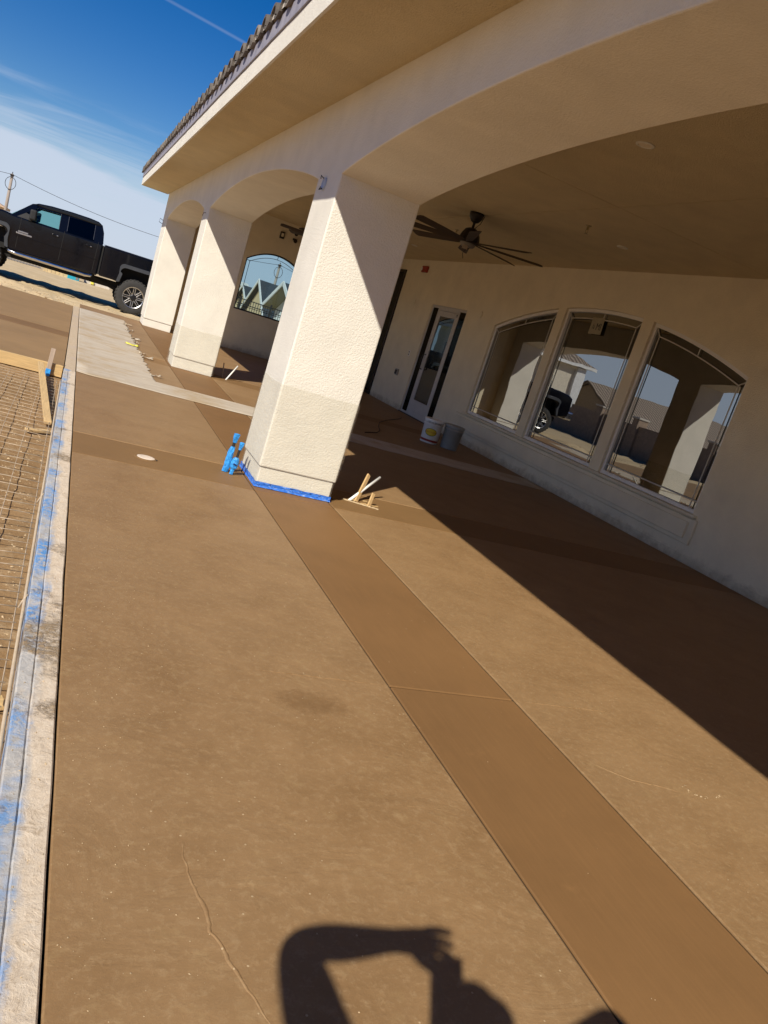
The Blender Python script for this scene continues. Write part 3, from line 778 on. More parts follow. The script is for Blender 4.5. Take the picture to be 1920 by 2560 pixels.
MB().box(WX+.024, WX+.053, lf0+.104, lf1-.104, 0.117, 0.33).go('kick_rail', DOORM, dfr)
MB().box(WX+.036, WX+.040, lf0+.104, lf1-.104, 0.331, 2.007).go('glass', reflective('door_glass', (0.10, 0.11, 0.11), 0.26), dfr)
MB().box(WX+.022, WX+.06, fy0+.35, fy1-.35, 2.115, 2.147).go('header', DOORM, dfr)
MB().tube([(WX+.012, lf1-.05, 0.93), (WX-.045, lf1-.05, 0.95), (WX-.055, lf1-.05, 1.08), (WX-.045, lf1-.05, 1.21), (WX+.012, lf1-.05, 1.23)], 0.012, 8).go('handle', DARKM, dfr, smooth=True)
MB().box(WX-.02, WX+.015, lf0+.02, lf0+.26, 2.035, 2.085).go('closer', DOORM, dfr, bevel=.006)
MB().box(WX-.03, WX+.1, fy0-.0, fy1, 0.001, 0.014).go('threshold', DARKM, dfr)
# dark double door at the far end
d2, _ = frame([(16.552, 0.003), (18.048, 0.003), (18.048, 2.818), (16.552, 2.818)], 0.06, -0.03, 0.10, mpx, 'door', DARKM, B)
MB().box(WX+.03, WX+.045, 16.61, 18.0, 0.06, 2.76).go('glass', reflective('door_glass_dark', (0.02, 0.02, 0.02), 0.12), d2)
# end wall window: clear arched pane you can see through
epo = outline(EW[0]+.001, EW[1]-.001, 0.901, lambda x: ezt(x)-.001)
efr, einn = frame(epo, 0.03, 0.05, 0.12, mpy, 'window', DARKM, B)
ptsE = inset(epo, .02)
MB().add([mpy(*p, .085) for p in ptsE], [tuple(range(len(ptsE)))]).go('pane', GLASS_T, efr, fixn=False)
gm = MB(); e = 0.10; g2 = inset(epo, e); top = g2[2:]
gpath([(EW[0]+e, 0.93), (EW[0]+e, top[-1][1])], .08, mpy, gm, .011); gpath([(EW[1]-e, 0.93), (EW[1]-e, top[0][1])], .08, mpy, gm, .011)
gpath(top, .079, mpy, gm, .011); gpath([top[-1], (EW[0]+.02, ezt(EW[0])-.02)], .079, mpy, gm, .011); gpath([top[0], (EW[1]-.02, ezt(EW[1])-.02)], .079, mpy, gm, .011)
gpath([(4.0, ezt(4.0)-.02), (4.0, ezt(4.0)-e)], .079, mpy, gm, .011)
gpath([(EW[0]+.03, 1.0), (EW[1]-.03, 1.0)], .0805, mpy, gm, .011)
gm.go('grille', DARKM, efr)
# rest of the building's volume behind
bx = MB().box(WX+.165, 13.8, YB, YE+.55, -0.1, 3.0); bx.f = [f for i, f in enumerate(bx.f) if i not in (5, 1)]
bx.go('rear_wall', STUCCO_W, B)
MB().prism([(1.6, 3.02), (13.8, 3.02), (7.6, rz(7.6)-.12)], lambda x, z: (x, YEV-.35, z), lambda x, z: (x, YEV-.25, z)).go('gable_wall', STUCCO, B)

# ------------------------------------------------------------ column wraps
def wrap(y, ztop, zb, label, name='plastic_wrap', flare=0.012, loose=1.0):
    m = MB(); c = [(CX0, y), (CX1, y), (CX1, y+CD), (CX0, y+CD)]; N = 18; H = 16
    ring = []
    for s_ in range(4):
        p, q = Vector(c[s_]), Vector(c[(s_+1) % 4])
        for i in range(N): ring.append((p+(q-p)*(i/N), s_))
    ctr = Vector(((CX0+CX1)/2, y+CD/2)); nrs = [Vector((0, -1)), Vector((1, 0)), Vector((0, 1)), Vector((-1, 0))]
    for j in range(H+1):
        z0_ = zb+(ztop-zb)*j/H
        for (p, s_) in ring:
            t = max(0, 1-(z0_-zb)/0.16)
            off = 0.0035+loose*0.006*abs(N3(p.x*7, p.y*7, z0_*5, 1))+loose*0.010*t*max(0, N3(p.x*9, p.y*9, z0_*11, 1)+.2)
            d = (p-ctr).normalized()
            nn_ = nrs[s_] if (p-Vector(c[s_])).length > 1e-6 else (nrs[s_]+nrs[s_-1])
            if z0_ < 0.145: off -= 0.010
            q = p+nn_*off
            zz = z0_+(0.015*N3(p.x*2, p.y*2, 3, 1) if j == H else 0)
            m.v.append((q.x, q.y, zz))
    R = 4*N
    for j in range(H):
        for i in range(R): a = j*R+i; b = j*R+(i+1) % R; m.f.append((a, b, b+R, a+R))
    return m.go(name, FILM, smooth=True, label=label, cat='plastic film', fixn=False)
wrap(CY[2], 0.775, 0.042, 'clear masking film wrapped round the column foot above the blue tape')
wrap(CY[3], 0.60, 0.02, 'crumpled clear film wrapped round the column foot beside the torn paper', loose=2.2)
# blue tape round the first column's foot
m = MB(); c = [(CX0+.008, CY[2]+.008), (CX1-.008, CY[2]+.008), (CX1-.008, CY[2]+CD-.008), (CX0+.008, CY[2]+CD-.008)]; N = 30
nrs = [Vector((0, -1)), Vector((1, 0)), Vector((0, 1)), Vector((-1, 0))]
for j in range(5):
    for s_ in range(4):
        p, q = Vector(c[s_]), Vector(c[(s_+1) % 4])
        for i in range(N):
            k = p+(q-p)*(i/N); nn_ = nrs[s_] if i else nrs[s_]+nrs[s_-1]
            o_ = 0.004+0.004*N3(k.x*16, k.y*16, j*1.7, 1)+(0.006 if j == 0 else 0)
            k = k+nn_*o_
            m.v.append((k.x, k.y, 0.003+0.040*j/4+(0.005*N3(k.x*12, k.y*12, 8, 1) if j == 4 else 0)))
for j in range(4):
    for i in range(4*N): a = j*4*N+i; b = j*4*N+(i+1) % (4*N); m.f.append((a, b, b+4*N, a+4*N))
m.go('painters_tape', TAPE, label='wrinkled blue painters tape round the foot of the film-wrapped column', cat='tape', fixn=False)

# ------------------------------------------------------------ blue wrapped stub-ups
sb = empty('wrapped_conduit', (1.315, 5.70, 0), 'two conduit stubs wrapped in blue tape beside the taped column', 'conduit')
def blob(prof, cx, cy, lean, mat, name, n=13, sq=0.75):
    m = MB(); prof = [((a[0]+(b[0]-a[0])*k/3), (a[1]+(b[1]-a[1])*k/3)) for a, b in zip(prof[:-1], prof[1:]) for k in range(3)]+[prof[-1]]
    for (r, h) in prof:
        for k in range(n):
            a = 2*pi*k/n; w = 1+0.30*N3(cos(a)*2.2+cx*9, sin(a)*2.2, h*26, 1)
            m.v.append((cx+lean[0]*h+r*w*cos(a), cy+lean[1]*h+r*w*sin(a)*sq, h))
    for i in range(len(prof)-1):
        for k in range(n): A = i*n+k; Bq = i*n+(k+1) % n; m.f.append((A, Bq, Bq+n, A+n))
    m.f += [tuple(range(n))[::-1], tuple((len(prof)-1)*n+k for k in range(n))]
    return m.go(name, mat, sb, smooth=False)
blob([(.024, .002), (.027, .03), (.026, .10), (.022, .17), (.016, .20)], 1.288, 5.73, (0.05, 0), SKYBLUE, 'wrap')
blob([(.011, .19), (.011, .235)], 1.288, 5.73, (0.05, 0), BLACK, 'pipe_neck')
blob([(.015, .232), (.018, .26), (.021, .285), (.023, .300), (.003, .303)], 1.288, 5.73, (0.06, 0), SKYBLUE, 'cap')
blob([(.014, .002), (.016, .04), (.027, .055), (.031, .09), (.026, .12), (.013, .135)], 1.325, 5.675, (0.07, 0.02), SKYBLUE, 'wrap')
blob([(.009, .13), (.009, .20)], 1.325, 5.675, (0.09, 0.03), BLACK, 'pipe_neck')
blob([(.011, .195), (.015, .22), (.018, .25), (.012, .255)], 1.325, 5.675, (0.10, 0.03), SKYBLUE, 'cap')
MB().bar((1.318, 5.652, .088), (1.345, 5.652, .080), 0.004, 0.010).go('tape_strip', simple('navy', (.01, .02, .09), .5), sb)

# floor clean-out
fd = empty('cleanout_cover', (0.693, 5.61, 0), 'pale round clean-out cover set in the dark floor band', 'floor cover')
MB().lathe([(0.062, -0.002), (0.062, 0.004), (0.052, 0.006), (0.0, 0.006)], (0.693, 5.61, 0), 32).go('plate', simple('pale_plastic', (0.72, 0.60, 0.48), 0.5), fd)
MB().lathe([(0.082, -.001), (0.080, 0.0022), (0.064, 0.003), (0.064, -.001)], (0.693, 5.61, 0), 32).go('collar', CROSS, fd)
MB().lathe([(0.008, 0), (0.007, 0.006), (0.001, 0.007)], (0.765, 5.585, 0), 8).go('screw', BLACK, fd)

# stakes and pipes left at the column corners
def stakes(ox, oy, near):
    MB().tube([(ox-.02, oy+.02, -.01), (ox+.30, oy+.27, .195)] if near else [(ox, oy, -.01), (ox+.16, oy+.17, .225)], 0.0115, 12).go('plastic_pipe', WHITEP, smooth=True, label='white plastic pipe leaning by the blue-taped column' if near else 'white plastic pipe leaning by the crumpled-film column', cat='pipe')
    if near:
        MB().bar((ox+.06, oy+.05, -.01), (ox+.175, oy+.22, .205), 0.034, 0.016, (0.3, -1, 0)).go('wood_stake', LUM_Z, bevel=.002, label='long wooden stake crossing behind the white pipe by the taped column', cat='stake')
        MB().bar((ox+.145, oy-.035, -.005), (ox+.175, oy+.01, .105), 0.034, 0.014, (0.3, -1, 0)).go('wood_stake', LUM_Z, bevel=.004, label='short rounded wooden stake in front of the white pipe by the taped column', cat='stake')
        for k, (dx, dy, l, w) in enumerate([(.09, .0, .05, .012), (.12, -.02, .04, .015), (.02, .03, .04, .008), (.16, -.055, .06, .008), (.115, .03, .035, .014)]):
            a = random.uniform(-.6, .4)
            MB().bar((ox+dx, oy+dy, .006+.004*k), (ox+dx+l*cos(a), oy+dy+l*sin(a), .008+.004*k), w, .006).go('wood_chip', LUM_X, label='small pale wood splinter at the foot of the stakes', cat='wood chip', group='wood splinters by the stakes')
        mm = MB(); rr = []
        for i in range(15):
            x = ox-.06+.28*i/14; y_ = oy+.035-.10*i/14
            rr += [(x, y_-.012-.004*N3(x*40, 0, 0, 1), .0005), (x, y_-.003, .009+.005*N3(x*30, 1, 0, 1)), (x, y_+.012, .001)]
        mm.v = rr
        for i in range(14):
            for k in range(2): q = i*3+k; mm.f.append((q, q+1, q+4, q+3))
        mm.go('concrete_lip', PEB, smooth=True, fixn=False, label='broken pale concrete lip round the stakes by the taped column', cat='rubble')
    else:
        MB().bar((ox-.035, oy+.11, 0), (ox-.06, oy+.13, .225), 0.022, 0.014).go('wood_stake', LUM_G, bevel=.002, label='thin wooden stake by the crumpled-film column', cat='stake')
stakes(2.30, 5.64, True); stakes(2.30, 11.80, False)

# ------------------------------------------------------------ buckets
def bucket(cx, cy, label, mat, printed):
    root = empty('bucket', (cx, cy, 0), label, 'bucket')
    MB().lathe([(.128, .003), (.131, .008), (.146, .285), (.152, .288), (.152, .30), (.147, .303), (.148, .345)], (cx, cy, 0), 36).go('body', mat, root, smooth=True)
    MB().lathe([(.155, .335), (.158, .338), (.158, .366), (.152, .371), (.140, .366), (.0, .364)], (cx, cy, 0), 36).go('lid', mat, root, bevel=.002)
    MB().tube([(cx+.152*cos(a), cy+.152*sin(a), .31-.0*a) for a in [radians(q) for q in range(180, 361, 12)]], .003, 6).go('handle', STEEL, root)
    if printed:
        def cyl(u, v, r): a = -pi/2-.5+u/0.145; return Vector((cx+r*cos(a), cy+r*sin(a), v))
        def ell(name, ru, rv, zc, r, mt):
            e_ = MB(); rings = 5; n = 32
            for j in range(rings+1):
                for k in range(n): t = 2*pi*k/n; v = zc+rv*j/rings*sin(t); e_.v.append(tuple(cyl(ru*j/rings*cos(t), v, r+(v-.15)*.0545)))
            for j in range(rings):
                for k in range(n): A = j*n+k; Bq = j*n+(k+1) % n; e_.f.append((A, Bq, Bq+n, A+n))
            e_.go(name, mt, root, fixn=False)
        ell('label_rim', .098, .058, .175, .1395, BLACK); ell('label_oval', .092, .052, .175, .1402, simple('label_yellow', (.62, .45, .02), .5))
        textmesh('BRICKFORM', .034, simple('label_red', (.40, .09, .01), .5), 'label_print', root, lambda c: cyl(c.x, c.y+.175, .1412+c.z+(c.y+.025)*.0545))
        textmesh('LIQUID RELEASE', .030, BLACK, 'lid_print', root, lambda c: cyl(c.x+.02, c.y+.318, .1495+c.z))
        bnd = MB()
        for z_, r_ in ((.030, .1335), (.062, .1352)):
            for k in range(37): t = 2*pi*k/36; bnd.v.append((cx+r_*cos(t), cy+r_*sin(t), z_))
        bnd.f = [(k, k+1, 37+k+1, 37+k) for k in range(36)]
        bnd.go('red_band', REDP, root, fixn=False)
    return root
bucket(5.30, 10.72, 'white bucket with yellow oval label by the glass door', WHITEP, True)
bucket(5.60, 10.60, 'plain grey bucket standing behind the labelled white bucket', simple('grey_plastic', (.30, .30, .28), .5), False)

# thin cord on the floor in the shade
MB().tube([(5.9-.25*i+.1*sin(i*1.1), 13.3-.42*i+.18*sin(i*.8), .006) for i in range(9)], .006, 6).go('power_cord', BLACK, smooth=True, label='dark cord trailing over the shaded patio floor by the buckets', cat='cord')

# ------------------------------------------------------------ ceiling fans and fixtures
def fan(cx, cy, a0, label):
    root = empty('ceiling_fan', (cx, cy, 2.6), label, 'ceiling fan', 'ceiling fans under the patio')
    MB().lathe([(.02, 2.93), (.05, 2.945), (.082, 2.99), (.09, 3.03), (.09, 3.049)], (cx, cy, 0), 24).go('canopy', FANM, root, smooth=True)
    MB().lathe([(.016, 2.84), (.016, 2.95)], (cx, cy, 0), 12).go('downrod', FANM, root)
    MB().lathe([(.10, 2.685), (.125, 2.70), (.13, 2.735), (.115, 2.79), (.085, 2.845), (.05, 2.865), (.02, 2.87)], (cx, cy, 0), 12).go('motor_housing', FANM, root, bevel=.004)
    MB().lathe([(.0, 2.635), (.075, 2.64), (.095, 2.66), (.098, 2.684)], (cx, cy, 0), 24).go('lower_cap', simple('cap_grey', (.22, .20, .17), .5), root)
    for k in range(8):
        a = radians(a0+45*k); d = Vector((cos(a), sin(a), 0)); n = Vector((-sin(a), cos(a), 0)); pit = 0.30
        m = MB(); c0 = Vector((cx, cy, 2.70))
        sec = [(.10, .034), (.16, .042), (.5, .058), (.93, .066), (.965, .040)]
        for (r, w) in sec:
            for s_, dz in ((-1, -.003), (1, -.003), (1, .003), (-1, .003)):
                p = c0+d*r+n*(s_*w); p.z += dz+s_*w*pit; m.v.append(tuple(p))
        for i in range(len(sec)-1):
            for q in range(4): A = i*4+q; Bq = i*4+(q+1) % 4; m.f.append((A, Bq, Bq+4, A+4))
        m.f += [(0, 1, 2, 3), (16, 17, 18, 19)]
        m.go('blade', FANB, root)
    MB().tube([(cx+.03, cy-.05, 2.64), (cx-.03, cy-.06, 2.60), (cx-.055, cy-.06, 2.55), (cx-.03, cy-.06, 2.49)], .004, 5).go('pull_cord', BLACK, root, smooth=True)
    MB().box(cx-.09, cx-.02, cy-.075, cy-.065, 2.60, 2.645).go('hang_tag', PAPER, root)
    MB().tube([(cx+.02, cy-.02, 2.87), (cx+.07, cy-.03, 2.94), (cx+.10, cy-.02, 3.04)], .005, 5).go('wire', BLACK, root)
    return root
fan(4.22, 9.20, -22, 'dark bronze ceiling fan with eight thin blades over the arched windows')
fan(4.22, 15.35, -5, 'dark bronze ceiling fan with eight thin blades before the see-through window')
al = empty('alarm_strobe', (WX-.03, 15.53, 2.78), 'red fire alarm strobe on the wall above the glass door side', 'alarm')
MB().box(WX-.055, WX-.001, 15.40, 15.66, 2.79, 2.92).go('housing', REDP, al, bevel=.015)
MB().box(WX-.075, WX-.053, 15.60, 15.65, 2.82, 2.89).go('lens', WHITEP, al, bevel=.006)
def tiny(name, x, y, z, r, mat, label, cat, depth=.012, grp=None):
    return MB().lathe([(r, 0), (r, -depth*.7), (r*.8, -depth), (0, -depth)], (x, y, z), 20, 'x').go(name, mat, label=label, cat=cat, group=grp)
tiny('junction_cover', WX-.001, 15.62, 2.17, .05, STUCCO_W, 'round junction cover left of the glass door, on the side of the dark door', 'cover')
tiny('junction_cover', WX-.001, 12.54, 2.17, .06, STUCCO_W, 'round junction cover between the glass door and the arched windows', 'cover')
sw = empty('light_switch', (WX, 15.07, 1.08), 'small pale light switch plate beside the glass door', 'switch')
MB().box(WX-.008, WX-.001, 15.025, 15.105, 1.09, 1.21).go('plate', WHITEV, sw, bevel=.003)
for z in (1.125, 1.175): MB().box(WX-.014, WX-.007, 15.05, 15.08, z-.012, z+.012).go('toggle', DARKM, sw)
ol = empty('outlet_box', (WX, 15.38, .65), 'low weatherproof outlet box beside the glass door', 'outlet')
MB().box(WX-.035, WX-.001, 15.31, 15.45, .64, .77).go('box', simple('outlet_grey', (.35, .32, .28), .5), ol, bevel=.008)
MB().box(WX-.045, WX-.034, 15.33, 15.43, .66, .75).go('lid', DARKM, ol, bevel=.006)
for (x, y, l) in ((3.274, 4.875, 'white recessed ceiling light beside the arch beam'), (5.428, 7.82, 'white recessed ceiling light over the arched windows'), (5.463, 14.13, 'white recessed ceiling light over the glass door')):
    rl = empty('recessed_light', (x, y, 3.03), l, 'ceiling light', 'recessed ceiling lights')
    MB().lathe([(.066, 3.049), (.066, 3.044), (.050, 3.040), (.046, 3.049)], (x, y, 0), 28).go('trim_ring', STUCCO, rl)
    MB().lathe([(.0, 3.0455), (.046, 3.0455), (.046, 3.0485)], (x, y, 0), 28).go('lens', STUCCO_W, rl)
for (x, y, l) in ((4.736, 7.54, 'brass fire sprinkler head beside the ceiling joint'), (4.74, 10.83, 'brass fire sprinkler head behind the ceiling fan')):
    sk = empty('sprinkler_head', (x, y, 2.95), l, 'sprinkler', 'ceiling sprinklers')
    MB().lathe([(.035, 3.049), (.03, 3.043), (.012, 3.04), (.012, 3.005)], (x, y, 0), 14).go('escutcheon', BRASS, sk)
    for s_ in (-1, 1): MB().tube([(x+s_*.011, y, 3.01), (x+s_*.017, y, 2.985), (x, y, 2.965)], .003, 5).go('yoke_arm', BRASS, sk)
    MB().lathe([(.022, 2.965), (.022, 2.962)], (x, y, 0), 12).go('deflector', BRASS, sk)
ex = empty('exit_sign', (3.94, YE, 2.66), 'small dark-framed light box high on the end wall', 'sign')
MB().box(3.885, 3.985, YE-.05, YE-.001, 2.67, 2.82).go('housing', DARKM, ex, bevel=.006)
MB().box(3.908, 3.962, YE-.054, YE-.049, 2.71, 2.785).go('lens', STUCCO_W, ex)
for (x, z, l) in ((4.22, 2.86, 'upper dark flood lamp on the end wall'), (4.24, 2.71, 'lower dark flood lamp on the end wall')):
    fo = empty('flood_lamp', (x, YE, z-.05), l, 'lamp')
    MB().box(x-.05, x+.05, YE-.03, YE-.001, z+.01, z+.055).go('mount', DARKM, fo, bevel=.004)
    MB().lathe([(.02, 0), (.045, -.06), (.042, -.065), (0, -.06)], (x, YE-.03, z), 16, 'y').go('head', DARKM, fo)
# lamp box with wires on the column
jb = empty('junction_box', (CX0, 5.826, 2.13), 'open round wiring box with loose wires high on the taped column', 'junction box')
MB().lathe([(.045, .0), (.045, -.012), (.036, -.012), (.030, -.003), (.0, -.003)], (CX0-.001, 5.826, 2.192), 24, 'x').go('ring', simple('box_blue', (.42, .50, .66), .5), jb)
for s_ in (-1, 1): MB().tube([(CX0-.012, 5.826+s_*.012, 2.192+s_*.035), (CX0-.035, 5.826+s_*.02, 2.192+s_*.05), (CX0-.03, 5.826+s_*.028, 2.192+s_*.030)], .0045, 6).go('wire_end', BLACK, jb, smooth=True)
MB().tube([(CX0-.01, 18.55, 2.22), (CX0-.07, 18.6, 2.25), (CX0-.075, 18.6, 2.17), (CX0-.01, 18.56, 2.15)], .006, 6).go('wire_loop', BLACK, smooth=True, label='dark wire loop poking from the column next to the truck', cat='wire')
MB().tube([(CX0-.001, 11.9, 2.18), (CX0-.03, 11.9, 2.17), (CX0-.035, 11.9, 2.13)], .005, 6).go('wire_loop', BLACK, smooth=True, label='short dark wire stub on the crumpled-film column', cat='wire')
#PART2
# ------------------------------------------------------------ pickup truck (faces -x, driver's side towards the patio)
TY0, TY1, TG = 23.5, 25.5, -0.245
tk_ = empty('pickup_truck', (-0.4, 24.5, TG), 'black lifted crew-cab pickup truck with grey wheel-arch flares parked on the dirt', 'truck')
RW, FW, WZ, TR = 1.535, -2.30, 0.232, 0.475
def archpts(c, zt_, zb, w0, w1, n=6):
    # from rear foot over the top to the front foot (x decreasing)
    pts = [(c+w0, zb), (c+w0-.04, zb+.22)]
    for i in range(n+1):
        t = i/n*pi/2; pts.append((c+w1-.13*(1-cos(pi/2-t))*0+ (0.13)*cos(t)-.0, zt_-.13+.13*sin(t)))
    for i in range(n+1):
        t = pi/2+i/n*pi/2; pts.append((c-w1+.13*cos(t)+.0, zt_-.13+.13*sin(t)))
    pts += [(c-w0+.04, zb+.22), (c-w0, zb)]
    return pts
def ex_y(poly, y0, y1, name, mat, bevel=.03, seg=3, parent=tk_, smooth=False):
    return MB().prism(poly, lambda x, z: (x, y0, z), lambda x, z: (x, y1, z)).go(name, mat, parent, bevel=bevel, seg=seg)
fa_ = archpts(FW, 1.03, 0.50, 0.50, 0.33); ra_ = archpts(RW, 0.94, 0.52, 0.47, 0.30)
# cab lower body and nose
cabp = [(0.50, 0.53), (0.50, 1.372), (-1.74, 1.40), (-1.95, 1.43), (-2.6, 1.40), (-3.18, 1.33), (-3.34, 1.25), (-3.38, 0.80), (-3.36, 0.56), (-2.98, 0.50)]
cab = ex_y([(0.50, 0.52)]+[(0.50, 1.372), (-1.74, 1.392), (-1.95, 1.425), (-2.6, 1.405), (-3.15, 1.345), (-3.32, 1.25), (-3.36, 0.85), (-3.34, 0.60), (-2.90, 0.50)]+fa_[::-1]+[(-1.66, 0.50)], TY0, TY1, 'body', PAINT, .045, 4)
bedp = [(0.545, 0.54), (0.545, 1.362), (2.82, 1.362), (2.84, 0.62), (2.10, 0.54)]+ra_+[(0.9, 0.54)]
bed = ex_y(bedp, TY0+.012, TY1-.012, 'bed', PAINT, .035, 3)
MB().box(0.57, 2.78, TY0+.03, TY1-.03, 1.35, 1.372).go('bed_rail', BLACK, bed, bevel=.008)
# door seams, sculpted belt
for (x, nm) in ((-0.50, 'door_seam'), (-1.55, 'door_seam'), (0.36, 'door_seam')):
    MB().bar((x, TY0-.002, .60), (x+.015, TY0-.002, 1.38), .010, .006, (0, 1, 0)).go(nm, FRAMEM, cab)
MB().box(0.505, 0.54, TY0+.02, TY1-.02, .56, 1.33).go('cab_gap', FRAMEM, tk_)
for zz in (0.98,):
    MB().bar((-1.60, TY0-.004, zz-.06), (0.46, TY0-.004, zz-.06), .012, .022, (0, 1, 0)).go('side_crease', PAINT, cab, bevel=.004)
# greenhouse: roof, pillars, panes
def q4(pts, name, mat, parent=tk_, th=None, smooth=False):
    m = MB(); n = len(pts)
    if th is None: m.add(pts, [tuple(range(n))])
    else:
        t = Vector(th); m.add(list(pts)+[tuple(Vector(p)+t) for p in pts], [tuple(range(n))[::-1], tuple(range(n, 2*n))]+[(i, (i+1) % n, n+(i+1) % n, n+i) for i in range(n)])
    return m.go(name, mat, parent)
TI = 0.17     # tumblehome
rp = [(-1.33, 1.80), (-1.22, 1.855), (-0.9, 1.895), (-0.4, 1.915), (0.05, 1.915), (0.28, 1.895), (0.37, 1.845), (0.375, 1.79), (-0.5, 1.80), (-1.0, 1.775)]
roof_t = MB().prism(rp, lambda x, z: (x, TY0+TI-.02, z), lambda x, z: (x, TY1-TI+.02, z)).go('roof', PAINT, tk_, bevel=.05, seg=4)
for s_ in (0, 1):
    yb = TY0+.015 if s_ == 0 else TY1-.015; yt_ = TY0+TI if s_ == 0 else TY1-TI; th = (0, .06, 0) if s_ == 0 else (0, -.06, 0)
    def P_(x, z): f = (z-1.36)/(1.80-1.36); return (x, yb+(yt_-yb)*f, z)
    q4([P_(-1.80, 1.37), P_(-1.66, 1.37), P_(-1.20, 1.74), P_(-1.22, 1.84), P_(-1.36, 1.80)], 'front_pillar', PAINT, tk_, th)
    q4([P_(-0.635, 1.37), P_(-0.425, 1.37), P_(-0.445, 1.83), P_(-0.655, 1.83)], 'centre_pillar', PAINT, tk_, th)
    q4([P_(0.26, 1.36), P_(0.50, 1.36), P_(0.46, 1.65), P_(0.385, 1.84), P_(0.20, 1.84)], 'rear_pillar', PAINT, tk_, th)
    q4([P_(-1.25, 1.735), P_(0.25, 1.80), P_(0.28, 1.88), P_(-1.22, 1.85)], 'roof_rail', PAINT, tk_, th)
    d = .03 if s_ == 0 else -.03
    q4([tuple(Vector(P_(*c))+Vector((0, d, 0))) for c in ((-1.66, 1.36), (-0.63, 1.36), (-0.65, 1.78), (-1.20, 1.745))], 'front_side_pane', GLASS_F)
    q4([tuple(Vector(P_(*c))+Vector((0, d*.3, 0))) for c in ((-0.43, 1.36), (0.27, 1.36), (0.21, 1.81), (-0.445, 1.81))], 'rear_side_pane', GLASS_D)
    q4([tuple(Vector(P_(*c))+Vector((0, -d*.25, 0))) for c in ((-1.66, 1.37), (-1.30, 1.37), (-1.22, 1.48), (-1.46, 1.53))], 'mirror_sail', BLACK, tk_, th)
    # chrome glints of the channel trims
    for x in (-0.635, -0.435, 0.235):
        a = Vector(P_(x, 1.40)); b = Vector(P_(x-.015, 1.78)); dd = Vector((0, -.006 if s_ == 0 else .006, 0))
        MB().bar(a+dd, b+dd, .012, .008, (0, 1, 0)).go('window_trim', simple('trim_black', (.05, .05, .055), .2, coat=.6), tk_)
q4([(-1.80, TY0+.10, 1.40), (-1.80, TY1-.10, 1.40), (-1.34, TY1-TI-.04, 1.80), (-1.34, TY0+TI+.04, 1.80)], 'windshield', GLASS_F)
q4([(0.49, TY0+.12, 1.38), (0.49, TY1-.12, 1.38), (0.37, TY1-TI-.05, 1.80), (0.37, TY0+TI+.05, 1.80)], 'rear_window', GLASS_D)
# seats inside, low
for x in (-0.95, 0.0):
    for yy in (TY0+.55, TY1-.55): MB().box(x, x+.16, yy-.25, yy+.25, .9, 1.50 if x > -.5 else 1.38).go('seat', BLACK, tk_, bevel=.05)
MB().tube([(-1.18, TY0+.45+.17*cos(a), 1.28+.17*sin(a)) for a in [k*pi/8 for k in range(17)]], .014, 6).go('steering_wheel', BLACK, tk_)
# towing mirror
for s_ in (0, 1):
    yo = TY0-.21 if s_ == 0 else TY1+.01
    mr = MB().box(-1.36, -1.20, yo, yo+.20, 1.40, 1.66).go('mirror', BLACK, tk_, bevel=.04, seg=3)
    MB().box(-1.38, -1.28, yo+.12, yo+.26, 1.36, 1.44).go('mirror_arm', BLACK, mr, bevel=.02)
# flares
def flare(c, zt_, zb, w0, w1, y, s_):
    o = archpts(c, zt_, zb, w0, w1); i_ = archpts(c, zt_-.095, zb+.01, w0-.085, w1-.035); n = len(o); m = MB()
    yo = y-.055*s_
    m.v = [(p[0], y+.01*s_, p[1]) for p in o]+[(p[0], yo, p[1]-.015) for p in o]+[(p[0], yo, p[1]) for p in i_]+[(p[0], y+.05*s_, p[1]) for p in i_]
    for k in range(3):
        for j in range(n-1): a = k*n+j; m.f.append((a, a+1, a+n+1, a+n))
    m.go('wheel_flare', FLARE, tk_, smooth=False)
for s_, y in ((1, TY0), (-1, TY1)):
    flare(FW, 1.15, 0.56, 0.58, 0.42, y, s_); flare(RW, 1.045, 0.54, 0.53, 0.37, y, s_)
# wheel wells (dark) and chassis
for c in (FW, RW): MB().box(c-.50, c+.50, TY0+.33, TY1-.33, .50, 1.0).go('wheel_well', FRAMEM, tk_)
MB().box(-3.1, 2.7, TY0+.45, TY0+.57, .30, .46).go('frame_rail', FRAMEM, tk_); MB().box(-3.1, 2.7, TY1-.57, TY1-.45, .30, .46).go('frame_rail', FRAMEM, tk_)
MB().box(-1.7, 0.45, TY0+.15, TY1-.15, .44, .56).go('floor_pan', FRAMEM, tk_)
MB().prism([(0.45, .46), (1.3, .30), (1.3, .18), (0.5, .40)], lambda x, z: (x, TY0+.42, z), lambda x, z: (x, TY0+.50, z)).go('traction_bar', FRAMEM, tk_)
MB().tube([(RW, TY0+.3, WZ), (RW, TY1-.3, WZ)], .07, 10).go('rear_axle', FRAMEM, tk_); MB().lathe([(.06, -.14), (.19, -.05), (.19, .05), (.06, .14)], (RW, 24.5, WZ), 14, 'y').go('differential', FRAMEM, tk_)
MB().tube([(FW, TY0+.3, WZ), (FW, TY1-.3, WZ)], .07, 10).go('front_axle', FRAMEM, tk_)
# side step bar
MB().tube([(-1.74, TY0+.04, .53), (-1.66, TY0-.07, .475), (-1.5, TY0-.09, .465), (-.6, TY0-.09, .46), (.2, TY0-.09, .455), (.33, TY0-.05, .47), (.40, TY0+.06, .53)], .048, 10).go('step_bar', CHROME, tk_, smooth=True)
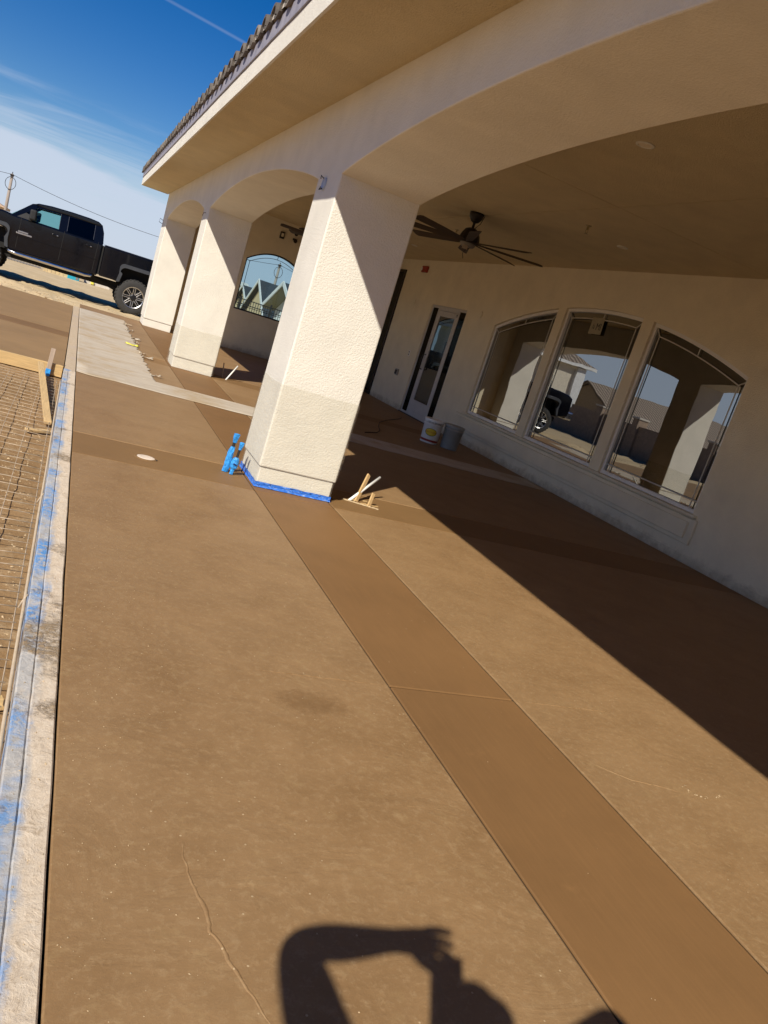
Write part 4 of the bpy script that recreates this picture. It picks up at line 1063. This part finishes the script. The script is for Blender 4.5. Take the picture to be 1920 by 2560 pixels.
# handles and badges
for x in (-0.66, 0.18):
    MB().box(x-.10, x+.06, TY0-.035, TY0+.002, 1.19, 1.235).go('door_handle', PAINT, tk_, bevel=.014)
    MB().box(x+.01, x+.05, TY0-.039, TY0-.033, 1.20, 1.222).go('handle_glint', CHROME, tk_, bevel=.003)
bd = MB().box(-1.56, -1.32, TY0-.008, TY0, 1.015, 1.05).go('badge', CHROME, tk_, bevel=.002)
MB().box(-1.60, -1.22, TY0-.008, TY0, .965, 1.005).go('badge', CHROME, tk_, bevel=.002)
# nose: grille, lamps, bumper; tail
MB().box(-3.43, -3.33, TY0+.45, TY1-.45, .88, 1.24).go('grille', CHROME, tk_, bevel=.03)
for y in (TY0+.22, TY1-.22): MB().box(-3.40, -3.18, y-.20, y+.20, .95, 1.24).go('headlight', LAMP, tk_, bevel=.04)
MB().box(-3.58, -3.28, TY0+.02, TY1-.02, .50, .80).go('front_bumper', CHROME, tk_, bevel=.05, seg=3)
MB().box(2.82, 3.02, TY0+.03, TY1-.03, .56, .78).go('rear_bumper', CHROME, tk_, bevel=.03)
for y in (TY0+.07, TY1-.07): MB().box(2.78, 2.86, y-.07, y+.07, .95, 1.28).go('tail_light', REDP, tk_, bevel=.02)
# wheels
def wheel(c, y, s_):
    w = MB()
    prof = [(.27, .14), (.33, .155), (.42, .15), (.455, .125), (TR, .09), (TR, -.09), (.455, -.125), (.42, -.15), (.33, -.155), (.27, -.14)]
    w.lathe(prof, (c, y, WZ), 40, 'y'); w.f = w.f[:-2]
    wh = w.go('wheel', TYRE, tk_, smooth=True)
    tr = MB()
    for k in range(30):
        a = 2*pi*k/30
        for q in (-1, 1):
            p0 = Vector((c+(TR+.002)*cos(a), y+q*.055, WZ+(TR+.002)*sin(a))); p1 = Vector((c+(TR-.02)*cos(a+.05), y+q*.135, WZ+(TR-.02)*sin(a+.05)))
            tr.bar(p0, p1, .045, .022, (cos(a), 0, sin(a)))
    tr.go('tread', TYRE, wh, kind='stuff')
    MB().lathe([(.0, -.02*s_), (.26, -.02*s_), (.275, -.15*s_), (.285, -.152*s_), (.285, .12*s_)], (c, y, WZ), 40, 'y').go('rim', RIMB, wh, smooth=False)
    MB().lathe([(.270, -.150*s_), (.286, -.158*s_), (.290, -.150*s_)], (c, y, WZ), 40, 'y', False).go('rim_lip', RIMS, wh)
    yo = y-.135*s_
    for k in range(8):
        a = 2*pi*k/8+pi/8*0
        for q in (-1, 1):
            d = Vector((cos(a), 0, sin(a))); n = Vector((-sin(a), 0, cos(a)))
            m = MB().bar(Vector((c, yo+.012*s_, WZ))+d*.075+n*(q*.026), Vector((c, yo, WZ))+d*.268+n*(q*.024), .020, .030, (0, 1, 0))
            m.go('spoke', RIMS, wh, bevel=.003)
    MB().lathe([(.088, -.10*s_), (.088, -.145*s_), (.06, -.165*s_), (0, -.165*s_)], (c, y, WZ), 16, 'y').go('hub_cap', RIMB, wh)
for c in (FW, RW): wheel(c, TY0+.16, 1); wheel(c, TY1-.16, -1)

# ------------------------------------------------------------ things beyond the truck
BLK = simple('tan_block', (0.52, 0.40, 0.22), 0.9, var=0.2, bump=.3); TEAL = simple('teal_plastic', (0.02, 0.33, 0.45), 0.45); GREYF = simple('grey_steel', (0.18, 0.17, 0.17), 0.6); CONC = simple('pale_concrete', (0.55, 0.50, 0.43), 0.9)
bw = empty('block_stack', (-0.72, 36.1, -.3), 'low stack of tan concrete blocks on the dirt beyond the truck', 'block stack')
for r in range(3):
    for k in range(6):
        MB().box(-1.22+.155*k+(.07 if r % 2 else 0), -1.22+.155*k+.145+(.07 if r % 2 else 0), 36.0, 36.2, -.34+.155*r, -.34+.155*r+.145).go('block', BLK, bw, bevel=.006)
tb = empty('tool_box', (-0.02, 35.9, -.32), 'teal plastic tool box on the dirt beyond the truck', 'box')
MB().box(-.30, .16, 35.75, 36.05, -.34, .02).go('body', TEAL, tb, bevel=.02); MB().box(-.31, .17, 35.74, 36.06, .025, .09).go('lid', TEAL, tb, bevel=.02); MB().box(-.12, -.04, 35.73, 35.75, -.06, .05).go('latch', CHROME, tb); MB().box(.02, .12, 35.738, 35.752, -.28, -.1).go('sticker', GREYF, tb)
pl = empty('pallet_rack', (-2.1, 36.6, -.33), 'dark steel rack lying on the dirt beyond the truck', 'rack')
for z in (-.26, .05): MB().bar((-3.2, 36.6, z), (-1.35, 36.6, z-.02), .05, .05).go('rail', GREYF, pl)
for k in range(16): MB().bar((-3.15+.115*k, 36.6, -.32), (-3.15+.115*k, 36.6, .06), .02, .03).go('bar', GREYF, pl)
kb = MB().box(.35, 1.4, 36.3, 36.5, -.36, -.12).go('kerb_block', CONC, bevel=.02, label='pale concrete kerb piece on the dirt beyond the truck', cat='kerb')
MB().box(.62, .74, 36.22, 36.29, -.30, -.19).go('yellow_marker', YEL, bevel=.01, label='small yellow marker before the pale kerb piece', cat='marker')

# ------------------------------------------------------------ poles and wire
WOODP = lumber('pole_wood', (0.30, 0.25, 0.21), 'z')
PY = 150.0
def pole(x, ztop, label):
    p = empty('utility_pole', (x, PY, -2.6), label, 'utility pole', 'utility poles along the far street')
    MB().tube([(x, PY, -2.6), (x, PY, ztop)], [.30, .21], 10).go('shaft', WOODP, p, smooth=True)
    MB().tube([(x+.78*cos(a), PY-.3, ztop-1.5+.98*sin(a)) for a in [k*pi/14 for k in range(29)]], .045, 5).go('cable_loop', BLACK, p)
    MB().box(x-.28, x+.28, PY-.3, PY+.3, ztop-.35, ztop-.1).go('bracket', DARKM, p)
    MB().tube([(x, PY, ztop-.1), (x, PY, ztop+.3)], .07, 6).go('insulator', DARKM, p)
pole(-12.35, 7.95, 'grey wooden utility pole with cable loop behind the truck hood'); pole(33.5, 8.15, 'grey wooden utility pole with cable loop behind the steep gables')
def wirep(a, b, sag, n=30):
    a = Vector(a); b = Vector(b); return [tuple(a+(b-a)*(i/n)-Vector((0, 0, sag*4*(i/n)*(1-i/n)))) for i in range(n+1)]
MB().tube(wirep((-12.35, PY-.2, 7.85), (33.5, PY-.2, 8.0), 2.1), .035, 5).go('overhead_wire', BLACK, label='dark overhead wire sagging between the two utility poles', cat='wire')
MB().tube(wirep((-50, PY+6, 8.2), (-12.35, PY-.2, 7.85), 1.0), .035, 5).go('overhead_wire', BLACK, label='dark overhead wire leaving the pole away from the patio', cat='wire')
MB().tube(wirep((33.5, PY-.2, 8.0), (75, PY+6, 8.0), 1.6), .035, 5).go('overhead_wire', BLACK, label='dark overhead wire running on past the pole behind the gables', cat='wire')

# ------------------------------------------------------------ houses seen through the end window
SLATE = simple('slate_roof', (0.035, 0.043, 0.052), 0.85, var=.2, vs_=3, bump=.5, bs=6); RAKE = simple('white_trim', (0.70, 0.69, 0.66), .6); HW1 = simple('house_tan', (0.56, 0.43, 0.25), .9); HW2 = simple('house_white', (0.72, 0.72, 0.70), .85); SOFF = simple('olive_soffit', (0.22, 0.20, 0.12), .9); WGL = simple('house_window', (0.03, 0.035, 0.04), .15)
def house_x(x0, x1, yr, hw, zr, ze, zg, wallm, roofm, label, trim=RAKE, ov=.35, soff=False):
    h = empty('house', ((x0+x1)/2, yr, zg), label, 'house')
    MB().prism([(yr-hw+.4, zg), (yr+hw-.4, zg), (yr+hw-.4, ze-.05), (yr, zr-.2), (yr-hw+.4, ze-.05)], lambda y, z: (x0+ov, y, z), lambda y, z: (x1-.35, y, z)).go('wall', wallm, h)
    r = MB().prism([(yr-hw, ze), (yr, zr), (yr+hw, ze), (yr+hw, ze-.14), (yr, zr-.16), (yr-hw, ze-.14)], lambda y, z: (x0, y, z), lambda y, z: (x1, y, z)).go('roof', roofm, h)
    for s_ in (-1, 1): MB().bar((x0-.03, yr+s_*hw, ze-.05), (x0-.03, yr, zr-.05), .06, .24, (0, 0, 1)).go('rake_board', trim, r)
    if soff: MB().prism([(yr-hw, ze-.15), (yr, zr-.17), (yr+hw, ze-.15), (yr+hw, ze-.19), (yr, zr-.21), (yr-hw, ze-.19)], lambda y, z: (x0+.02, y, z), lambda y, z: (x0+ov, y, z)).go('soffit', SOFF, r)
    MB().box(x0+ov-.05, x0+ov+.01, yr-.6, yr+.6, ze-1.6, ze-.4).go('window', WGL, h)
    for k in range(2): MB().box(x0+1.2+k*2.2, x0+2.3+k*2.2, yr-hw+.36, yr-hw+.42, ze-1.7, ze-.5).go('window', WGL, h)
    return h
house_x(12.22, 21, 60, 4.3, 2.53, 0.12, -2.45, HW1, SLATE, 'dark slate-roofed house with white rake boards, nearer of the two slate gables')
house_x(13.95, 22, 75, 4.5, 1.92, -0.05, -2.45, HW1, SLATE, 'dark slate-roofed house with tan gable, farther of the two slate gables')
house_x(10.54, 18, 45, 3.9, 2.5, 0.97, -2.45, HW2, SLATE, 'white-walled house with deep raked roof overhang behind the iron fence', ov=.75, soff=True)
tr_h = empty('house', (-22, 165, -2.6), 'far pale house with tile roof behind the left utility pole', 'house')
MB().box(-30, -13.2, 160, 170, -2.6, 2.6).go('wall', HW1, tr_h); MB().prism([(-30.5, 2.5), (-13.0, 2.5), (-15.5, 3.3), (-28, 3.4)], lambda x, z: (x, 159.5, z), lambda x, z: (x, 170.5, z)).go('roof', simple('far_tile', (.50, .36, .26), .9, var=.3, vs_=1.5), tr_h)
for k in range(4): MB().box(-27+3.4*k, -25.6+3.4*k, 159.9, 160.0, .2, 1.6).go('window', WGL, tr_h)
far2 = empty('house', (21, 130, -2.5), 'far house with pale tiled ridge behind the slate gables', 'house')
MB().box(16.2, 24.5, 128, 134, -2.5, 2.2).go('wall', HW1, far2); MB().prism([(127.5, 2.1), (131, 2.75), (134.5, 2.1)], lambda y, z: (16, y, z), lambda y, z: (25, y, z)).go('roof', simple('pale_tile', (.62, .60, .55), .9, var=.4, vs_=3), far2)
MB().box(18, 19.2, 127.9, 128.0, .2, 1.4).go('window', WGL, far2)
# iron fence
IRON = simple('iron', (0.016, 0.014, 0.013), .6)
fnc = empty('iron_fence', (8, 37, -.4), 'dark iron picket fence beyond the see-through window', 'fence')
x = 5.6
while x < 10.6:
    MB().bar((x, 37, -.35), (x, 37, 1.03), .022, .022, (0, 1, 0)).go('picket', IRON, fnc); x += .115
for z in (1.00, .78, .05): MB().bar((5.5, 37, z), (10.7, 37, z-.01), .03, .04).go('rail', IRON, fnc)
for x in (6.95, 8.38, 9.9): MB().bar((x, 36.98, -.4), (x, 36.98, 1.13), .075, .075, (0, 1, 0)).go('post', IRON, fnc)

# ------------------------------------------------------------ neighbours the windows reflect
def tileroof():
    t = NT('reflected_tile_roof')
    w = t.n.new('ShaderNodeTexWave'); w.wave_type = 'BANDS'; w.bands_direction = 'X'; t.l.new(t.pos, w.inputs['Vector']); w.inputs['Scale'].default_value = 1.1
    w2 = t.n.new('ShaderNodeTexWave'); w2.bands_direction = 'Y'; t.l.new(t.pos, w2.inputs['Vector']); w2.inputs['Scale'].default_value = .9
    f = t.math('MULTIPLY', w.outputs[1], t.map(w2.outputs[1], 0, .35, .5, 1))
    t.set(Base_Color=t.mix(f, (.16, .12, .09), (.44, .35, .26)), Roughness=.9); t.nrm(t.bump(f, .8, .08)); return t.m
RT = tileroof(); HC = simple('house_cream', (.66, .60, .48), .9); HB = simple('house_brown', (.33, .25, .18), .9); BW = simple('block_wall', (.34, .25, .18), .95, var=.2, bump=.3, bs=20)
h2 = empty('house', (-14.6, 49.5, -2.5), 'cream two-storey house with tile hip roof mirrored in the patio windows', 'house')
X0, X1, Y0, Y1, ZE = -18.6, -11.4, 45.6, 53.0, 3.55
MB().box(X0, X1, Y0, Y1, -2.6, ZE).go('wall', HC, h2)
hr = MB(); hr.v = [(X0-.5, Y0-.5, ZE), (X1+.5, Y0-.5, ZE), (X1+.5, Y1+.5, ZE), (X0-.5, Y1+.5, ZE), ((X0+X1)/2, Y0+2.9, 5.25), ((X0+X1)/2, Y1-2.9, 5.25)]; hr.f = [(0, 1, 4), (1, 2, 5, 4), (2, 3, 5), (3, 0, 4, 5), (0, 3, 2, 1)]
hr.go('roof', RT, h2); MB().box(X0-.54, X1+.54, Y0-.54, Y1+.54, ZE-.2, ZE-.01).go('fascia', HW2, h2)
for (a, b) in ((-16.3, -15.4), (-13.4, -12.5)): MB().box(a, b, Y0-.08, Y0, .9, 2.3).go('window', WGL, h2); MB().box(a-.2, b+.2, Y0-.22, Y0, .66, .88).go('window_sill', HW2, h2)
for (a, b) in ((47, 48), (50.3, 51.3)): MB().box(X1, X1+.08, a, b, .9, 2.3).go('window', WGL, h2)
for x in (X0, -14.9, -12.1): MB().box(x, x+.7, Y0-.25, Y0, -.3, ZE-.25).go('pilaster', HW2, h2)
MB().prism([(Y0-.02, .62), (Y0-1.5, .08), (Y0-1.5, -.05), (Y0-.02, .42)], lambda y, z: (X0-.3, y, z), lambda y, z: (X1+.3, y, z)).go('porch_roof', RT, h2)
MB().box(-14.0, -13.1, Y0-.08, Y0, -2.4, -.35).go('door', HW2, h2)
house_x(-37, -20, 46.9, 5.6, 2.80, .25, -2.5, HB, RT, 'long brown tile-roofed house behind the block wall, mirrored in the patio windows', trim=HB)
bwl = empty('block_wall', (-8.6, 25, -.3), 'brown block garden wall with pilasters mirrored in the patio windows', 'wall')
def bwz(z): return z
MB().box(-8.75, -8.55, 12, 33, -.5, 1.05).go('wall_run', BW, bwl)
for y in (14, 17.4, 20.8, 24.9, 28.6, 32.5): MB().box(-8.85, -8.42, y, y+.42, -.5, 1.30).go('pilaster', BW, bwl, bevel=.02); MB().box(-8.89, -8.38, y-.04, y+.46, 1.301, 1.37).go('cap', CONC, bwl, bevel=.015)

# ------------------------------------------------------------ the photographer (behind the camera) and phone
SKIN = simple('skin', (.46, .29, .20), .55); SHIRT = simple('shirt', (.08, .09, .11), .9); JEAN = simple('jeans', (.05, .07, .12), .9); HAIR = simple('hair', (.03, .022, .016), .7); BOOT = simple('boot', (.16, .10, .05), .8)
per = empty('person', (-.12, -.40, -.12), 'person in dark shirt and jeans raising a phone with bent elbows, casting the shadow', 'person')
def skin(name, nodes, edges, mat, sub=2, parent=per):
    org = ORG[parent.name]
    me = bpy.data.meshes.new(name); me.from_pydata([tuple(Vector(n[:3])-org) for n in nodes], edges, [])
    o = bpy.data.objects.new(name, me); COL.objects.link(o); o.parent = parent; ORG[o.name] = org
    o.modifiers.new('skin', 'SKIN')
    for i, n in enumerate(nodes):
        sv = me.skin_vertices[0].data[i]; sv.radius = (n[3], n[4] if len(n) > 4 else n[3]); sv.use_root = (i == 0)
    s2 = o.modifiers.new('sub', 'SUBSURF'); s2.levels = sub; s2.render_levels = sub
    me.materials.append(mat); return o
GZ = -.12
nd = [(-.12, -.42, .80, .15, .11), (-.12, -.42, .98, .14, .10), (-.12, -.40, 1.14, .155, .10), (-.12, -.36, 1.26, .09, .07), (-.125, -.33, 1.33, .05), (-.13, -.30, 1.40, .062), (-.13, -.285, 1.47, .078, .085), (-.13, -.29, 1.545, .055),
      (-.280, -.26, 1.265, .066), (-.352, -.10, 1.325, .060), (-.392, .040, 1.385, .050), (-.26, .024, 1.392, .043), (-.155, .022, 1.398, .029), (-.09, .020, 1.394, .036, .026), (-.055, .014, 1.388, .032, .024),
      (.035, -.33, 1.265, .058), (.22, -.20, 1.270, .056), (.395, -.118, 1.296, .024), (.455, -.20, 1.20, .050), (.45, -.31, 1.11, .026), (.455, -.37, 1.06, .030, .018),
      (-.21, -.43, .70, .088), (-.23, -.42, .37, .06), (-.24, -.46, -.03, .043), (-.03, -.43, .70, .088), (-.01, -.42, .37, .06), (0.0, -.46, -.03, .043)]
ed = [(0, 1), (1, 2), (2, 3), (3, 4), (4, 5), (5, 6), (6, 7), (2, 8), (8, 9), (9, 10), (10, 11), (11, 12), (12, 13), (13, 14), (2, 15), (15, 16), (16, 17), (17, 18), (18, 19), (19, 20), (0, 21), (21, 22), (22, 23), (0, 24), (24, 25), (25, 26)]
skin('body', nd, ed, SHIRT)
for (x, s_) in ((-.245, -1), (.005, 1)): skin('shoe', [(x, -.50, -.085, .045, .034), (x, -.40, -.08, .045, .04), (x+.01*s_, -.30, -.095, .04, .026), (x+.01*s_, -.25, -.10, .03, .02)], [(0, 1), (1, 2), (2, 3)], BOOT)
hd = skin('head', [(-.13, -.285, 1.385, .05, .06), (-.13, -.275, 1.44, .075, .085), (-.13, -.285, 1.50, .082, .095), (-.13, -.29, 1.555, .05, .06)], [(0, 1), (1, 2), (2, 3)], SKIN)
skin('nose', [(-.13, -.185, 1.455, .010), (-.13, -.178, 1.435, .014)], [(0, 1)], SKIN, 1); skin('mouth', [(-.155, -.196, 1.405, .005), (-.105, -.196, 1.405, .005)], [(0, 1)], REDP, 1)
for s_ in (-1, 1):
    skin('eye', [(-.13+s_*.032, -.195, 1.472, .010), (-.13+s_*.032, -.190, 1.472, .009)], [(0, 1)], WHITEP, 1); skin('ear', [(-.13+s_*.082, -.285, 1.45, .010, .022), (-.13+s_*.086, -.285, 1.475, .010, .022)], [(0, 1)], SKIN, 1)
skin('hair', [(-.13, -.33, 1.46, .07, .06), (-.13, -.315, 1.52, .085, .085), (-.13, -.30, 1.57, .06, .065)], [(0, 1), (1, 2)], HAIR)
# gripping hand: five fingers rooted in the palm, reaching over the phone's top edge
fing = [((-.10, .030, 1.400), (-.062, .040, 1.408), (-.025, .040, 1.404), (.008, .034, 1.398)), ((-.10, .020, 1.396), (-.06, .020, 1.400), (-.026, .016, 1.394), (.004, .008, 1.384)),
        ((-.10, .012, 1.390), (-.062, .002, 1.390), (-.030, -.004, 1.382), (-.002, -.010, 1.370)), ((-.10, .006, 1.380), (-.065, -.010, 1.374), (-.030, -.018, 1.360), (.012, -.020, 1.350)), ((-.115, .016, 1.385), (-.090, .000, 1.366), (-.066, -.010, 1.350), (-.045, -.014, 1.338))]
for f in fing: skin('finger', [(*p, r) for p, r in zip(f, (.0125, .0115, .010, .0075))], [(0, 1), (1, 2), (2, 3)], SKIN, 1)
for k in range(4): skin('finger', [(.452-.018*k+.02, -.37, 1.055, .009), (.455-.018*k+.02, -.395, 1.02, .0085), (.45-.018*k+.02, -.395, .99, .0075)], [(0, 1), (1, 2)], SKIN, 1)
skin('finger', [(.43, -.355, 1.075, .010), (.41, -.36, 1.045, .009), (.41, -.375, 1.02, .008)], [(0, 1), (1, 2)], SKIN, 1)
ph = empty('phone', (0, 0, 1.2), 'slim dark phone held up in the photographer\'s hand', 'phone')
pc = Vector((0, 0, CAMZ))-fw*.012+rt*.008-up*.022; pm = MB()
for dz in (-.004, .004):
    for (a, b) in ((-1, -1), (1, -1), (1, 1), (-1, 1)): pm.v.append(tuple(pc+rt*(a*.037)+up*(b*.078)+fw*dz))
pm.f = [(0, 3, 2, 1), (4, 5, 6, 7), (0, 1, 5, 4), (1, 2, 6, 5), (2, 3, 7, 6), (3, 0, 4, 7)]
pm.go('case', BLACK, ph, bevel=.003)
lm = MB(); lc = Vector((0, 0, CAMZ))-fw*.0078
lm.add([tuple(lc+rt*(.006*cos(2*pi*k/12))+up*(.006*sin(2*pi*k/12))) for k in range(12)], [tuple(range(12))]); lm.go('lens', RIMB, ph)
